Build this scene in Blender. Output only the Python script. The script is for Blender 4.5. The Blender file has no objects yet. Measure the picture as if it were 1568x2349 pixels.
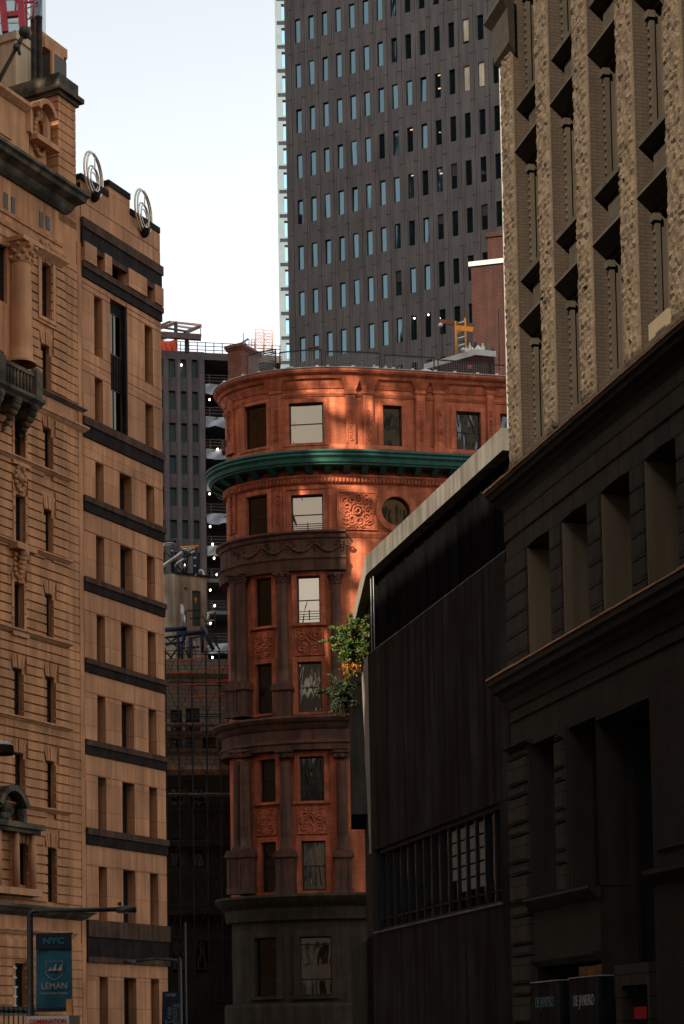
import bpy, bmesh, math, random
from mathutils import Vector, Matrix
R = math.radians
S = bpy.context.scene
COL = S.collection
rng = random.Random(7)

# ------------------------------------------------------------------ camera
ZC, FPX, CX, CY = 4.5, 4500.0, 784.0, 2079.0     # eye height, focal length and principal point in 1568x2349 units
PITCH, ROLL = math.atan2(326, 4500), 0.017
FWD = Vector((0, math.cos(PITCH), math.sin(PITCH)))
UP0 = Vector((0, -math.sin(PITCH), math.cos(PITCH)))
RT0 = Vector((1, 0, 0))
RT = RT0*math.cos(ROLL) - UP0*math.sin(ROLL)
UP = RT0*math.sin(ROLL) + UP0*math.cos(ROLL)
EYE = Vector((0, 0, ZC))
cam = bpy.data.cameras.new('camera'); camo = bpy.data.objects.new('camera', cam); COL.objects.link(camo)
m = Matrix((RT, UP, -FWD)).transposed().to_4x4(); m.translation = EYE
camo.matrix_world = m
cam.sensor_fit = 'AUTO'; cam.sensor_width = 36; cam.lens = FPX/2349*36
cam.shift_y = (CY-1174.5)/2349; cam.shift_x = 0
cam.clip_start = .5; cam.clip_end = 3000
S.camera = camo

def ray(px, py): return FWD*FPX + RT*(px-CX) + UP*(CY-py)
def at(px, py, Y):                                # measured point of the place at forward distance Y
    r = ray(px, py); return EYE + r*(Y/r.y)

# ------------------------------------------------------------------ objects
LOC = {}
def tag(o, label, cat, group=None):
    o['label'] = label; o['category'] = cat
    if group: o['group'] = group
    return o
def thing(name, label, cat, loc=(0, 0, 0), group=None):
    o = bpy.data.objects.new(name, None); COL.objects.link(o); o.empty_display_size = .3
    o.location = loc; LOC[o] = Vector(loc)
    return tag(o, label, cat, group)
def wloc(o):
    v = Vector((0, 0, 0))
    while o is not None: v += LOC.get(o, Vector((0, 0, 0))); o = o.parent
    return v

class MB:
    def __init__(s): s.v = []; s.f = []; s.uv = []; s.sm = []
    def face(s, pts, uv=None, smooth=False):
        i = len(s.v); s.v += [tuple(p) for p in pts]; s.f.append(tuple(range(i, i+len(pts)))); s.uv.append(uv); s.sm.append(smooth)
    def grid(s, pts, smooth=True, closed=False, uv=None):   # pts[i][j]
        i0 = len(s.v); n = len(pts); mm = len(pts[0])
        for r in pts: s.v += [tuple(p) for p in r]
        for i in range(n-1):
            for j in range(mm-1 if not closed else mm):
                a = i0+i*mm+j; b = i0+i*mm+(j+1) % mm; c = b+mm; d = a+mm
                s.f.append((a, b, c, d)); s.sm.append(smooth)
                s.uv.append([uv[i][j], uv[i][j+1], uv[i+1][j+1], uv[i+1][j]] if uv else None)
    def hexa(s, p):                                # 8 points: bottom 4, top 4
        for q in ((0, 3, 2, 1), (4, 5, 6, 7), (0, 1, 5, 4), (1, 2, 6, 5), (2, 3, 7, 6), (3, 0, 4, 7)):
            s.face([p[k] for k in q])
    def wbox(s, x0, x1, y0, y1, z0, z1):
        s.hexa([(x0, y0, z0), (x1, y0, z0), (x1, y1, z0), (x0, y1, z0), (x0, y0, z1), (x1, y0, z1), (x1, y1, z1), (x0, y1, z1)])
    def box(s, F, s0, s1, o0, o1, z0, z1, seg=None):
        n = 1 if F.straight else max(1, int(math.ceil((s1-s0)/.6)))
        P = F.P
        if n == 1:
            s.hexa([P(s0, o0, z0), P(s1, o0, z0), P(s1, o1, z0), P(s0, o1, z0), P(s0, o0, z1), P(s1, o0, z1), P(s1, o1, z1), P(s0, o1, z1)]); return
        sv = [s0+(s1-s0)*k/n for k in range(n+1)]
        s.sweep(F, [(o0, z0), (o1, z0), (o1, z1), (o0, z1)], sv)
    def sweep(s, F, prof, sv, cap=True, close=True):
        pr = list(prof)+([prof[0]] if close else [])
        for a, b in zip(sv[:-1], sv[1:]):
            l = 0
            for (o0, z0), (o1, z1) in zip(pr[:-1], pr[1:]):
                d = math.hypot(o1-o0, z1-z0)
                s.face([F.P(a, o0, z0), F.P(b, o0, z0), F.P(b, o1, z1), F.P(a, o1, z1)], [(a, z0), (b, z0), (b, z0+d), (a, z0+d)])
        if cap and close:
            s.face([F.P(sv[0], o, z) for o, z in prof]); s.face([F.P(sv[-1], o, z) for o, z in prof])
    def mold(s, F, s0, s1, prof, ret=0):           # moulding along a facade; profile (o,z) closed at the wall, ret = returned ends
        if F.straight and ret:
            pr = list(prof)
            def loop(sg, base):
                return [F.P(base+sg*o*ret, o, z) for o, z in pr]
            A = loop(-1, s0); B = loop(1, s1)
            for k in range(len(pr)):
                j = (k+1) % len(pr); s.face([A[k], B[k], B[j], A[j]])
            s.face(A); s.face(B); return
        n = 1 if F.straight else max(1, int(math.ceil((s1-s0)/.4)))
        s.sweep(F, prof, [s0+(s1-s0)*k/n for k in range(n+1)])
    def tube(s, p, q, r, n=8, r2=None, cap=True):
        p = Vector(p); q = Vector(q); d = (q-p)
        if d.length < 1e-6: return
        d.normalize(); a = d.cross(Vector((0, 0, 1)) if abs(d.z) < .9 else Vector((1, 0, 0))).normalized(); b = d.cross(a)
        r2 = r if r2 is None else r2
        A = [p+(a*math.cos(t)+b*math.sin(t))*r for t in [2*math.pi*k/n for k in range(n)]]
        B = [q+(a*math.cos(t)+b*math.sin(t))*r2 for t in [2*math.pi*k/n for k in range(n)]]
        for k in range(n):
            j = (k+1) % n; s.face([A[k], A[j], B[j], B[k]], None, n > 5)
        if cap: s.face(A); s.face(B)
    def path(s, pts, r, n=6):
        for a, b in zip(pts[:-1], pts[1:]): s.tube(a, b, r, n)
    def beam(s, p, q, w, h):                       # square bar
        p = Vector(p); q = Vector(q); d = (q-p).normalized()
        a = d.cross(Vector((0, 0, 1)) if abs(d.z) < .95 else Vector((1, 0, 0))).normalized()*(w/2); b = d.cross(a).normalized()*(h/2)
        s.hexa([p-a-b, p+a-b, p+a+b, p-a+b, q-a-b, q+a-b, q+a+b, q-a+b])
    def lathe(s, c, prof, n=16, smooth=True):      # prof (r,z)
        c = Vector(c)
        rows = [[c+Vector((r*math.cos(2*math.pi*k/n), r*math.sin(2*math.pi*k/n), z)) for k in range(n)] for r, z in prof]
        s.grid(rows, smooth, True)
    def ball(s, c, r, n=12):
        s.lathe(c, [(r*math.cos(t), r*math.sin(t)) for t in [(-math.pi/2)+math.pi*k/8 for k in range(9)]], n)
    def build(s, name, mat, parent=None, kind=None):
        base = wloc(parent) if parent else Vector((0, 0, 0))
        me = bpy.data.meshes.new(name)
        me.from_pydata([(x-base.x, y-base.y, z-base.z) for x, y, z in s.v], [], s.f)
        ul = me.uv_layers.new(name='UVMap'); k = 0
        for pi, p in enumerate(me.polygons):
            p.use_smooth = s.sm[pi]; u = s.uv[pi]
            if u is None:
                nn = p.normal
                u = []
                for vi in p.vertices:
                    x, y, z = s.v[vi]
                    if abs(nn.z) > .7: u.append((x, y))
                    else:
                        l = math.hypot(nn.x, nn.y) or 1
                        u.append(((-nn.y*x+nn.x*y)/l, z))
            for j, li in enumerate(p.loop_indices): ul.data[li].uv = u[j]
        bm = bmesh.new(); bm.from_mesh(me)
        bmesh.ops.remove_doubles(bm, verts=bm.verts, dist=.0004)
        bmesh.ops.recalc_face_normals(bm, faces=bm.faces); bm.to_mesh(me); bm.free()
        o = bpy.data.objects.new(name, me); COL.objects.link(o)
        if mat: me.materials.append(mat)
        if parent: o.parent = parent
        if kind: o['kind'] = kind
        return o
def rebase(o, loc):                                # top-level mesh: put its origin at its own base
    loc = Vector(loc); o.data.transform(Matrix.Translation(-loc)); o.location = loc; return o
def copy_to(o, parent, loc, rz):
    c = o.copy(); COL.objects.link(c); c.parent = parent; c.location = loc; c.rotation_euler = (0, 0, rz); return c

# ------------------------------------------------------------------ facades
class Line:
    straight = True
    def __init__(s, O, d):
        s.O = Vector((O[0], O[1])); s.d = Vector(d).normalized(); s.n = Vector((s.d.y, -s.d.x)); s.a = math.atan2(s.d.y, s.d.x)
    def P(s, t, o, z):
        p = s.O+s.d*t+s.n*o; return (p.x, p.y, z)
    def ang(s, t): return s.a
    def px(s, x, y, o=0):
        r = ray(x, y); h = Vector((r.x, r.y)); k = (s.n.dot(s.O)+o-s.n.dot(Vector((EYE.x, EYE.y))))/s.n.dot(h)
        p = Vector((EYE.x, EYE.y))+h*k
        return s.d.dot(p-s.O), EYE.z+r.z*k
class Curve:
    straight = False
    def __init__(s, pts):
        s.p = [Vector(p) for p in pts]; s.L = [0]
        for a, b in zip(s.p[:-1], s.p[1:]): s.L.append(s.L[-1]+(b-a).length)
        s.t = []
        for i in range(len(s.p)):
            a = s.p[max(0, i-1)]; b = s.p[min(len(s.p)-1, i+1)]; s.t.append((b-a).normalized())
    def loc(s, t):
        i = 0
        t = max(0, min(s.L[-1]-1e-6, t))
        while s.L[i+1] < t: i += 1
        k = (t-s.L[i])/(s.L[i+1]-s.L[i])
        return s.p[i].lerp(s.p[i+1], k), s.t[i].lerp(s.t[i+1], k).normalized()
    def P(s, t, o, z):
        p, d = s.loc(t); p = p+Vector((d.y, -d.x))*o; return (p.x, p.y, z)
    def ang(s, t):
        p, d = s.loc(t); return math.atan2(d.y, d.x)
    def px(s, x, y, o=0):
        r = ray(x, y); h = Vector((r.x, r.y)).normalized(); best = None; N = 900
        prev = None
        for k in range(N+1):
            t = s.L[-1]*k/N; q = s.P(t, o, 0); c = h.x*q[1]-h.y*q[0]
            if prev is not None and (prev[1] <= 0) != (c <= 0):
                w = prev[1]/(prev[1]-c); tt = prev[0]+(t-prev[0])*w; q = s.P(tt, o, 0); dist = math.hypot(q[0], q[1])
                if best is None or dist < best[1]: best = (tt, dist)
            prev = (t, c)
        if best is None:
            q = min(((abs(h.x*s.P(s.L[-1]*k/N, o, 0)[1]-h.y*s.P(s.L[-1]*k/N, o, 0)[0]), s.L[-1]*k/N) for k in range(N//2)))
            p = s.P(q[1], o, 0); best = (q[1], math.hypot(p[0], p[1]))
        return best[0], EYE.z+r.z*best[1]/math.hypot(r.x, r.y)
def rect(F, x0, y0, x1, y1, o=0):
    ym = (y0+y1)/2; xm = (x0+x1)/2
    return F.px(x0, ym, o)[0], F.px(x1, ym, o)[0], F.px(xm, y1, o)[1], F.px(xm, y0, o)[1]

def wall(mb, F, s0, s1, z0, z1, holes, depth=.3, o=0, cuts=(), inner=True, step=.5):
    ss = {s0, s1}; zz = {z0, z1}
    for h in holes:
        ss |= {h[0], h[1]}; zz |= {h[2], h[3]}
    ss = sorted(x for x in ss if s0-1e-6 <= x <= s1+1e-6); zz = sorted(x for x in zz if z0-1e-6 <= x <= z1+1e-6)
    def clean(l):
        r = [l[0]]
        for x in l[1:]:
            if x-r[-1] > 1e-4: r.append(x)
        return r
    ss = clean(ss); zz = clean(zz)
    if not F.straight:
        t = [ss[0]]
        for a, b in zip(ss[:-1], ss[1:]):
            n = max(1, int(math.ceil((b-a)/step)))
            t += [a+(b-a)*k/n for k in range(1, n+1)]
        ss = t
    for a, b in zip(ss[:-1], ss[1:]):
        for c, d in zip(zz[:-1], zz[1:]):
            ms = (a+b)/2; mz = (c+d)/2
            if any(h[0] < ms < h[1] and h[2] < mz < h[3] for h in holes): continue
            mb.face([F.P(a, o, c), F.P(b, o, c), F.P(b, o, d), F.P(a, o, d)], [(a, c), (b, c), (b, d), (a, d)])
    if inner:
        for h in holes:
            a, b, c, d = h[:4]; dp = h[4] if len(h) > 4 else depth; q = o-dp
            c2 = max(c, z0); d2 = min(d, z1)
            mb.face([F.P(a, o, c2), F.P(a, q, c2), F.P(a, q, d2), F.P(a, o, d2)], [(0, c2), (dp, c2), (dp, d2), (0, d2)])
            mb.face([F.P(b, o, c2), F.P(b, q, c2), F.P(b, q, d2), F.P(b, o, d2)], [(0, c2), (dp, c2), (dp, d2), (0, d2)])
            mb.face([F.P(a, o, c), F.P(b, o, c), F.P(b, q, c), F.P(a, q, c)], [(a, 0), (b, 0), (b, dp), (a, dp)])
            mb.face([F.P(a, o, d), F.P(b, o, d), F.P(b, q, d), F.P(a, q, d)], [(a, 0), (b, 0), (b, dp), (a, dp)])
def courses(mb, F, s0, s1, zl, gap, o, out, holes, skip=()):
    """rusticated courses between the joint heights zl, broken at the holes"""
    for c, d in zip(zl[:-1], zl[1:]):
        c2 = c+gap/2; d2 = d-gap/2; iv = [(s0, s1)]
        for h in holes:
            if h[2] < d2 and h[3] > c2:
                nv = []
                for a, b in iv:
                    if h[1] <= a or h[0] >= b: nv.append((a, b)); continue
                    if h[0]-a > .05: nv.append((a, h[0]))
                    if b-h[1] > .05: nv.append((h[1], b))
                iv = nv
        for a, b in iv: mb.box(F, a, b, o-.02, o+out, c2, d2)

WIN = {}
def window(F, root, s0, s1, z0, z1, o, kind, mframe, mpane, name='window', bar=.05, dep=.06, tilt=0):
    w = s1-s0; h = z1-z0; key = (round(w, 2), round(h, 2), kind, mframe.name, mpane.name, bar)
    sm = (s0+s1)/2; p = F.P(sm, o, z0); base = wloc(root); rz = F.ang(sm)
    loc = (p[0]-base.x, p[1]-base.y, p[2]-base.z)
    if key in WIN and tilt == 0:
        f0, g0 = WIN[key]
        f = copy_to(f0, root, loc, rz); f.name = name
        g = copy_to(g0, f, (0, 0, 0), 0)
        return f
    a = MB(); L = Line((0, 0), (1, 0))
    a.box(L, -w/2, -w/2+bar, 0, dep, 0, h); a.box(L, w/2-bar, w/2, 0, dep, 0, h)
    a.box(L, -w/2+bar, w/2-bar, 0, dep, 0, bar*1.3); a.box(L, -w/2+bar, w/2-bar, 0, dep, h-bar, h)
    if kind in ('sash', 'bars'): a.box(L, -w/2+bar, w/2-bar, .005, dep-.005, h*.49, h*.49+bar*.8)
    if kind == 'bars':
        for k in range(4): a.box(L, -w/2+bar, w/2-bar, dep, dep+.02, h*(.1+.055*k), h*(.1+.055*k)+.02)
        a.box(L, -.02, .02, dep+.02, dep+.04, h*.08, h*.3)
    if kind == 'double': a.box(L, -bar/2, bar/2, .005, dep-.005, bar*1.3, h-bar)
    if kind == 'triple':
        a.box(L, -w/2+bar, w/2-bar, .005, dep-.005, h*.27, h*.27+bar); a.box(L, -w/2+bar, w/2-bar, .005, dep-.005, h*.86, h*.86+bar)
        a.box(L, -.02, .02, .008, dep-.01, h*.12, h*.27)
    f = a.build(name, mframe); f.parent = root; f.location = loc; f.rotation_euler = (0, 0, rz); LOC[f] = Vector(loc)
    b = MB(); t1 = tilt*w
    if kind in ('sash', 'bars'):
        b.box(L, -w/2+bar*.5, w/2-bar*.5, .012, .02, h*.49, h-bar*.5); b.box(L, -w/2+bar*.5, w/2-bar*.5, .026, .034, bar*.5, h*.49+.02)
    else:
        b.box(L, -w/2+bar*.5, w/2-bar*.5, .015, .025, bar*.5, h-bar*.5)
    g = b.build('pane', mpane); g.parent = f
    if tilt == 0: WIN[key] = (f, g)
    return f

# ------------------------------------------------------------------ materials
def mat(name, col, rough=.85, var=.18, scale=1.2, bump=.25, fine=25, brick=None, streak=0, spec=.3, metal=0, soot=0, alt=None):
    mt = bpy.data.materials.new(name); mt.use_nodes = True; nt = mt.node_tree; N = nt.nodes; L = nt.links
    b = N['Principled BSDF']; b.inputs['Roughness'].default_value = rough; b.inputs['Metallic'].default_value = metal
    b.inputs['Specular IOR Level'].default_value = spec
    tc = N.new('ShaderNodeTexCoord')
    n1 = N.new('ShaderNodeTexNoise'); n1.inputs['Scale'].default_value = scale; n1.inputs['Detail'].default_value = 5
    L.new(tc.outputs['Object'], n1.inputs['Vector'])
    r1 = N.new('ShaderNodeMapRange'); r1.inputs['From Min'].default_value = .3; r1.inputs['From Max'].default_value = .7
    r1.inputs['To Min'].default_value = 1-var; r1.inputs['To Max'].default_value = 1+var
    L.new(n1.outputs['Fac'], r1.inputs['Value'])
    n2 = N.new('ShaderNodeTexNoise'); n2.inputs['Scale'].default_value = fine; n2.inputs['Detail'].default_value = 4
    L.new(tc.outputs['Object'], n2.inputs['Vector'])
    r2 = N.new('ShaderNodeMapRange'); r2.inputs['To Min'].default_value = 1-var*.5; r2.inputs['To Max'].default_value = 1+var*.5
    L.new(n2.outputs['Fac'], r2.inputs['Value'])
    mul = N.new('ShaderNodeMath'); mul.operation = 'MULTIPLY'; L.new(r1.outputs[0], mul.inputs[0]); L.new(r2.outputs[0], mul.inputs[1])
    fac = mul.outputs[0]
    if streak:
        mp = N.new('ShaderNodeMapping'); mp.inputs['Scale'].default_value = (2.6, 2.6, .16); L.new(tc.outputs['Object'], mp.inputs['Vector'])
        n3 = N.new('ShaderNodeTexNoise'); n3.inputs['Scale'].default_value = 1.3; n3.inputs['Detail'].default_value = 6
        L.new(mp.outputs[0], n3.inputs['Vector'])
        r3 = N.new('ShaderNodeMapRange'); r3.inputs['From Min'].default_value = .38; r3.inputs['From Max'].default_value = .62
        r3.inputs['To Min'].default_value = 1-streak; r3.inputs['To Max'].default_value = 1+streak*.4
        L.new(n3.outputs['Fac'], r3.inputs['Value'])
        m2 = N.new('ShaderNodeMath'); m2.operation = 'MULTIPLY'; L.new(fac, m2.inputs[0]); L.new(r3.outputs[0], m2.inputs[1]); fac = m2.outputs[0]
    vm = N.new('ShaderNodeVectorMath'); vm.operation = 'SCALE'
    L.new(fac, vm.inputs['Scale'])
    hgt = n2.outputs['Fac']
    if brick:
        bw, bh, mort, mc, alt2 = brick
        uv = N.new('ShaderNodeUVMap'); uv.uv_map = 'UVMap'
        bt = N.new('ShaderNodeTexBrick'); L.new(uv.outputs[0], bt.inputs['Vector'])
        bt.inputs['Scale'].default_value = 1; bt.inputs['Brick Width'].default_value = bw; bt.inputs['Row Height'].default_value = bh
        bt.inputs['Mortar Size'].default_value = mort; bt.inputs['Mortar Smooth'].default_value = .1
        bt.inputs['Color1'].default_value = (*col, 1); bt.inputs['Color2'].default_value = (*alt2, 1); bt.inputs['Mortar'].default_value = (*mc, 1)
        L.new(bt.outputs['Color'], vm.inputs[0])
        ad = N.new('ShaderNodeMath'); ad.operation = 'MULTIPLY_ADD'; L.new(bt.outputs['Fac'], ad.inputs[0]); ad.inputs[1].default_value = -1.2; L.new(n2.outputs['Fac'], ad.inputs[2])
        hgt = ad.outputs[0]
    elif alt:
        n4 = N.new('ShaderNodeTexNoise'); n4.inputs['Scale'].default_value = scale*.7; n4.inputs['Detail'].default_value = 6; L.new(tc.outputs['Object'], n4.inputs['Vector'])
        rp = N.new('ShaderNodeValToRGB'); rp.color_ramp.elements[0].color = (*col, 1); rp.color_ramp.elements[1].color = (*alt, 1)
        rp.color_ramp.elements[0].position = .42; rp.color_ramp.elements[1].position = .62
        L.new(n4.outputs['Fac'], rp.inputs['Fac']); L.new(rp.outputs[0], vm.inputs[0])
    else: vm.inputs[0].default_value = col
    L.new(vm.outputs[0], b.inputs['Base Color'])
    if bump:
        bp = N.new('ShaderNodeBump'); bp.inputs['Strength'].default_value = bump; bp.inputs['Distance'].default_value = .02
        L.new(hgt, bp.inputs['Height']); L.new(bp.outputs[0], b.inputs['Normal'])
    return mt
def glass(name, col, rough=.03, wave=.0, wscale=1.2, spec=.8, metal=0.0):
    mt = bpy.data.materials.new(name); mt.use_nodes = True; nt = mt.node_tree; N = nt.nodes; L = nt.links
    b = N['Principled BSDF']; b.inputs['Base Color'].default_value = (*col, 1); b.inputs['Roughness'].default_value = rough
    b.inputs['Metallic'].default_value = metal; b.inputs['Specular IOR Level'].default_value = spec; b.inputs['IOR'].default_value = 1.6
    if wave:
        tc = N.new('ShaderNodeTexCoord'); n = N.new('ShaderNodeTexNoise'); n.inputs['Scale'].default_value = wscale; n.inputs['Detail'].default_value = 1.5; n.inputs['Distortion'].default_value = .6
        oi = N.new('ShaderNodeObjectInfo'); va = N.new('ShaderNodeVectorMath'); va.operation = 'ADD'
        cx = N.new('ShaderNodeCombineXYZ'); mu = N.new('ShaderNodeMath'); mu.operation = 'MULTIPLY'; mu.inputs[1].default_value = 50
        L.new(oi.outputs['Random'], mu.inputs[0]); L.new(mu.outputs[0], cx.inputs[0])
        mpp = N.new('ShaderNodeMapping'); mpp.inputs['Scale'].default_value = (1.9, 1.9, .55); L.new(tc.outputs['Object'], mpp.inputs['Vector']); L.new(mpp.outputs[0], va.inputs[0]); L.new(cx.outputs[0], va.inputs[1]); L.new(va.outputs[0], n.inputs['Vector'])
        bp = N.new('ShaderNodeBump'); bp.inputs['Strength'].default_value = 1; bp.inputs['Distance'].default_value = wave
        L.new(n.outputs['Fac'], bp.inputs['Height']); L.new(bp.outputs[0], b.inputs['Normal'])
    return mt
def emit(name, col, st):
    mt = bpy.data.materials.new(name); mt.use_nodes = True; b = mt.node_tree.nodes['Principled BSDF']
    b.inputs['Base Color'].default_value = (*col, 1); b.inputs['Emission Color'].default_value = (*col, 1); b.inputs['Emission Strength'].default_value = st
    return mt
def text(s, size, mat_, parent, loc, rz, name, extrude=.004, rx=90, align='CENTER', xs=1.0, ry=0, bold=0):
    c = bpy.data.curves.new(name, 'FONT'); c.body = s; c.size = size; c.extrude = extrude; c.align_x = align; c.align_y = 'CENTER'; c.offset = bold
    t = bpy.data.objects.new(name, c); COL.objects.link(t); bpy.context.view_layer.update()
    me = bpy.data.meshes.new_from_object(t.evaluated_get(bpy.context.evaluated_depsgraph_get()))
    bpy.data.objects.remove(t); me.transform(Matrix.Diagonal((xs, 1, 1, 1)))
    me.transform(Matrix.Rotation(R(ry), 4, 'Z')); me.transform(Matrix.Rotation(R(rx), 4, 'X'))
    o = bpy.data.objects.new(name, me); COL.objects.link(o); me.materials.clear(); me.materials.append(mat_)
    b = wloc(parent) if parent else Vector((0, 0, 0))
    o.parent = parent; o.location = Vector(loc)-b; o.rotation_euler = (0, 0, rz); return o

M = {}
M['lime'] = mat('weathered limestone', (.47, .222, .104), .9, .24, .6, .25, 18, streak=.26)
M['limesm'] = mat('smooth limestone', (.49, .248, .125), .9, .12, .8, .15, 18, streak=.2)
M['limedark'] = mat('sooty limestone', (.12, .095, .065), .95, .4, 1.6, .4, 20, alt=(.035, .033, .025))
M['cream'] = mat('cream ashlar', (.52, .247, .12), .85, .2, .5, .12, 14, brick=(1.35, 1.3, .014, (.25, .117, .057), (.42, .195, .095)), streak=.2)
M['blackband'] = mat('black polished granite', (.022, .017, .015), .7, .3, 1.5, .05, 30, streak=.3, spec=.05)
M['greyband'] = mat('dull dark granite ledge', (.085, .05, .035), .85, .25, 1.5, .1, 30, streak=.3, spec=.05)
M['redbrick'] = mat('orange red roman brick', (.56, .145, .062), .85, .32, .9, .35, 30, brick=(.3, .062, .008, (.36, .13, .06), (.42, .10, .045)), streak=.3)
M['terra'] = mat('terracotta trim', (.55, .15, .068), .8, .28, 1.4, .25, 22, brick=(.62, .36, .012, (.29, .095, .05), (.44, .115, .052)), streak=.3)
M['brown'] = mat('brownstone', (.125, .052, .031), .85, .26, 1.3, .3, 22, brick=(.9, .5, .012, (.06, .035, .025), (.10, .05, .033)), streak=.35)
M['darkbase'] = mat('dark olive base stone', (.05, .036, .022), .85, .26, 1.3, .3, 22, brick=(.9, .5, .012, (.025, .018, .012), (.04, .029, .018)), streak=.35)
M['green'] = mat('painted green copper cornice', (.022, .10, .075), .6, .22, 2.2, .1, 20, streak=.2)
M['tower'] = mat('dark brown grey precast panel', (.108, .091, .083), .85, .13, .35, .12, 10, streak=.22)
M['towerjoint'] = mat('panel joint', (.05, .04, .037), .9, .1)
M['pale'] = mat('pale concrete', (.15, .185, .20), .8, .08, .6, .1, 8)
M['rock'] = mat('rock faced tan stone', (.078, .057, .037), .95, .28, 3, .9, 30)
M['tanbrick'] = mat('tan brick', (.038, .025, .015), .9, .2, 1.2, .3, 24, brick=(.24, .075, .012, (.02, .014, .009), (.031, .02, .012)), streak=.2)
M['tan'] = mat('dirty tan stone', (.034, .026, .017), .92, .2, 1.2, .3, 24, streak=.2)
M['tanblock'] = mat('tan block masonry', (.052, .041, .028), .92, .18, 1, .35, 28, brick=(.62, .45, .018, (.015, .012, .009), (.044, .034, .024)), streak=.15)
M['spandrel'] = mat('blackened metal spandrel', (.03, .024, .017), .8, .3, 4, .4, 26)
M['conc'] = mat('dimmed weathered concrete', (.14, .128, .108), .9, .2, 1, .2, 16, streak=.35)  # shade in the tone: darker than the same concrete on the flank
M['facet'] = mat('lit side concrete', (.27, .225, .18), .9, .12, 1, .2, 16, streak=.15)  # sunlight in the tone: paler copy of the fascia concrete
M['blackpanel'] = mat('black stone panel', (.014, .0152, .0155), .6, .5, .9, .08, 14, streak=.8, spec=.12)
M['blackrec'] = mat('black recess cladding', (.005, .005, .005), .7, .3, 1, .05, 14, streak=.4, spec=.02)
M['constr'] = mat('grey brown brick cladding', (.115, .09, .085), .9, .14, .6, .2, 8, brick=(.6, .22, .03, (.075, .06, .06), (.10, .08, .076)))
M['green_dk'] = mat('dark green window film', (.012, .035, .03), .3, .2, .4, .02)
M['slab'] = mat('raw concrete slab', (.10, .10, .10), .9, .2, .5, .1, 6)
M['tarp'] = mat('white plastic tarp', (.3, .31, .33), .6, .15, 1, .2, 4)
M['steel'] = mat('dark brown steel beam', (.10, .055, .05), .7, .25, 1, .05)
M['steelgrn'] = mat('dark green steel column', (.03, .04, .04), .7, .25, 1, .05)
M['orange'] = mat('orange safety netting', (.75, .09, .03), .8, .2, 1, .1)
M['orangemetal'] = mat('orange painted scaffold', (.85, .30, .02), .5, .12, 3, .05)
M['redlead'] = mat('red painted lattice', (.33, .03, .04), .6, .15, 1, .05)
M['bulk'] = mat('stained grey tan concrete', (.5, .42, .30), .92, .25, .7, .2, 12, alt=(.58, .45, .30), streak=.35)
M['greendoor'] = mat('dull green metal door', (.06, .10, .07), .6, .12, 2, .05)
M['bluescaf'] = mat('blue scaffold tube', (.015, .035, .08), .5, .15, 2, .05)
M['galv'] = mat('galvanised tube', (.62, .6, .55), .35, .1, 3, .03, metal=.6)
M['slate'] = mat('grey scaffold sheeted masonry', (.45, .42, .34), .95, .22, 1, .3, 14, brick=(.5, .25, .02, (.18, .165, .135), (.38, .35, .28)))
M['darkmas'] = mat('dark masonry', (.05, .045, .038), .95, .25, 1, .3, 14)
M['chim'] = mat('old red chimney brick', (.27, .095, .06), .9, .25, 2, .5, 24, brick=(.26, .085, .012, (.12, .06, .045), (.2, .075, .05)))
M['roofbrick'] = mat('dark red brick', (.04, .0095, .006), .9, .2, 1, .4, 24, brick=(.34, .13, .016, (.055, .03, .022), (.03, .0075, .005)), streak=.2)
M['coping'] = mat('white coping', (.5, .47, .42), .7, .1, 1.5, .1)
M['fence'] = mat('black fence steel', (.02, .02, .02), .5, .2, 3, .03)
M['wire'] = mat('grey wire mesh', (.25, .24, .22), .4, .1, 3, 0, metal=.5)
M['lead'] = mat('grey lead flashing', (.35, .34, .33), .45, .2, 2, .1, metal=.3)
M['frame'] = mat('black window frame', (.012, .012, .012), .5, .2, 3, .03)
M['bronze'] = mat('brown bronze frame', (.05, .04, .03), .5, .2, 3, .03)
M['flue'] = mat('sooty steel flue', (.03, .026, .022), .7, .5, 2.5, .2, alt=(.11, .075, .045), streak=.4)
M['stucco'] = mat('cream stucco', (.50, .37, .24), .92, .1, .7, .15, 16, streak=.18)
M['dkglass_t'] = glass('dark tower glass', (.03, .06, .07), .05, .0, spec=.6)
M['chrome'] = mat('polished steel ring', (.68, .58, .47), .3, .05, 3, .0, metal=.75)
M['lampmetal'] = mat('dark grey lamp metal', (.05, .05, .048), .45, .15, 4, .03, metal=.2)
M['lens'] = mat('frosted lamp lens', (.5, .52, .52), .3, .05, 4, 0)
M['banner'] = mat('teal blue banner cloth', (.012, .085, .125), .75, .12, 3, .08)
M['navy'] = mat('navy banner cloth', (.008, .015, .03), .75, .12, 3, .08)
M['teal_t'] = mat('teal print', (.02, .12, .15), .75, .05)
M['cream_t'] = mat('pale print', (.30, .285, .24), .75, .05)
M['dim_t'] = mat('dim print', (.10, .14, .15), .75, .05)
M['white'] = mat('off white paint', (.62, .58, .5), .6, .08, 3, .05)
M['red'] = mat('red lettering', (.5, .03, .03), .6, .08)
M['wood'] = mat('yellow timber post', (.5, .26, .07), .8, .2, 3, .2)
M['asphalt'] = mat('asphalt', (.05, .05, .05), .9, .2, .5, .2)
M['pave'] = mat('concrete pavement', (.22, .21, .19), .9, .15, .5, .2)
M['leaf'] = mat('green needles', (.04, .085, .016), .6, .4, 5, 0, alt=(.10, .11, .018))
M['leafdk'] = mat('dark green needles', (.02, .035, .012), .7, .4, 6, 0)
M['flower'] = mat('yellow orange blossom', (.52, .2, .014), .6, .3, 6, 0)
M['twig'] = mat('brown twig', (.06, .04, .02), .9, .2)
M['bag_w'] = mat('white sack plastic', (.68, .64, .56), .55, .12, 3, .15)
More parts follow.
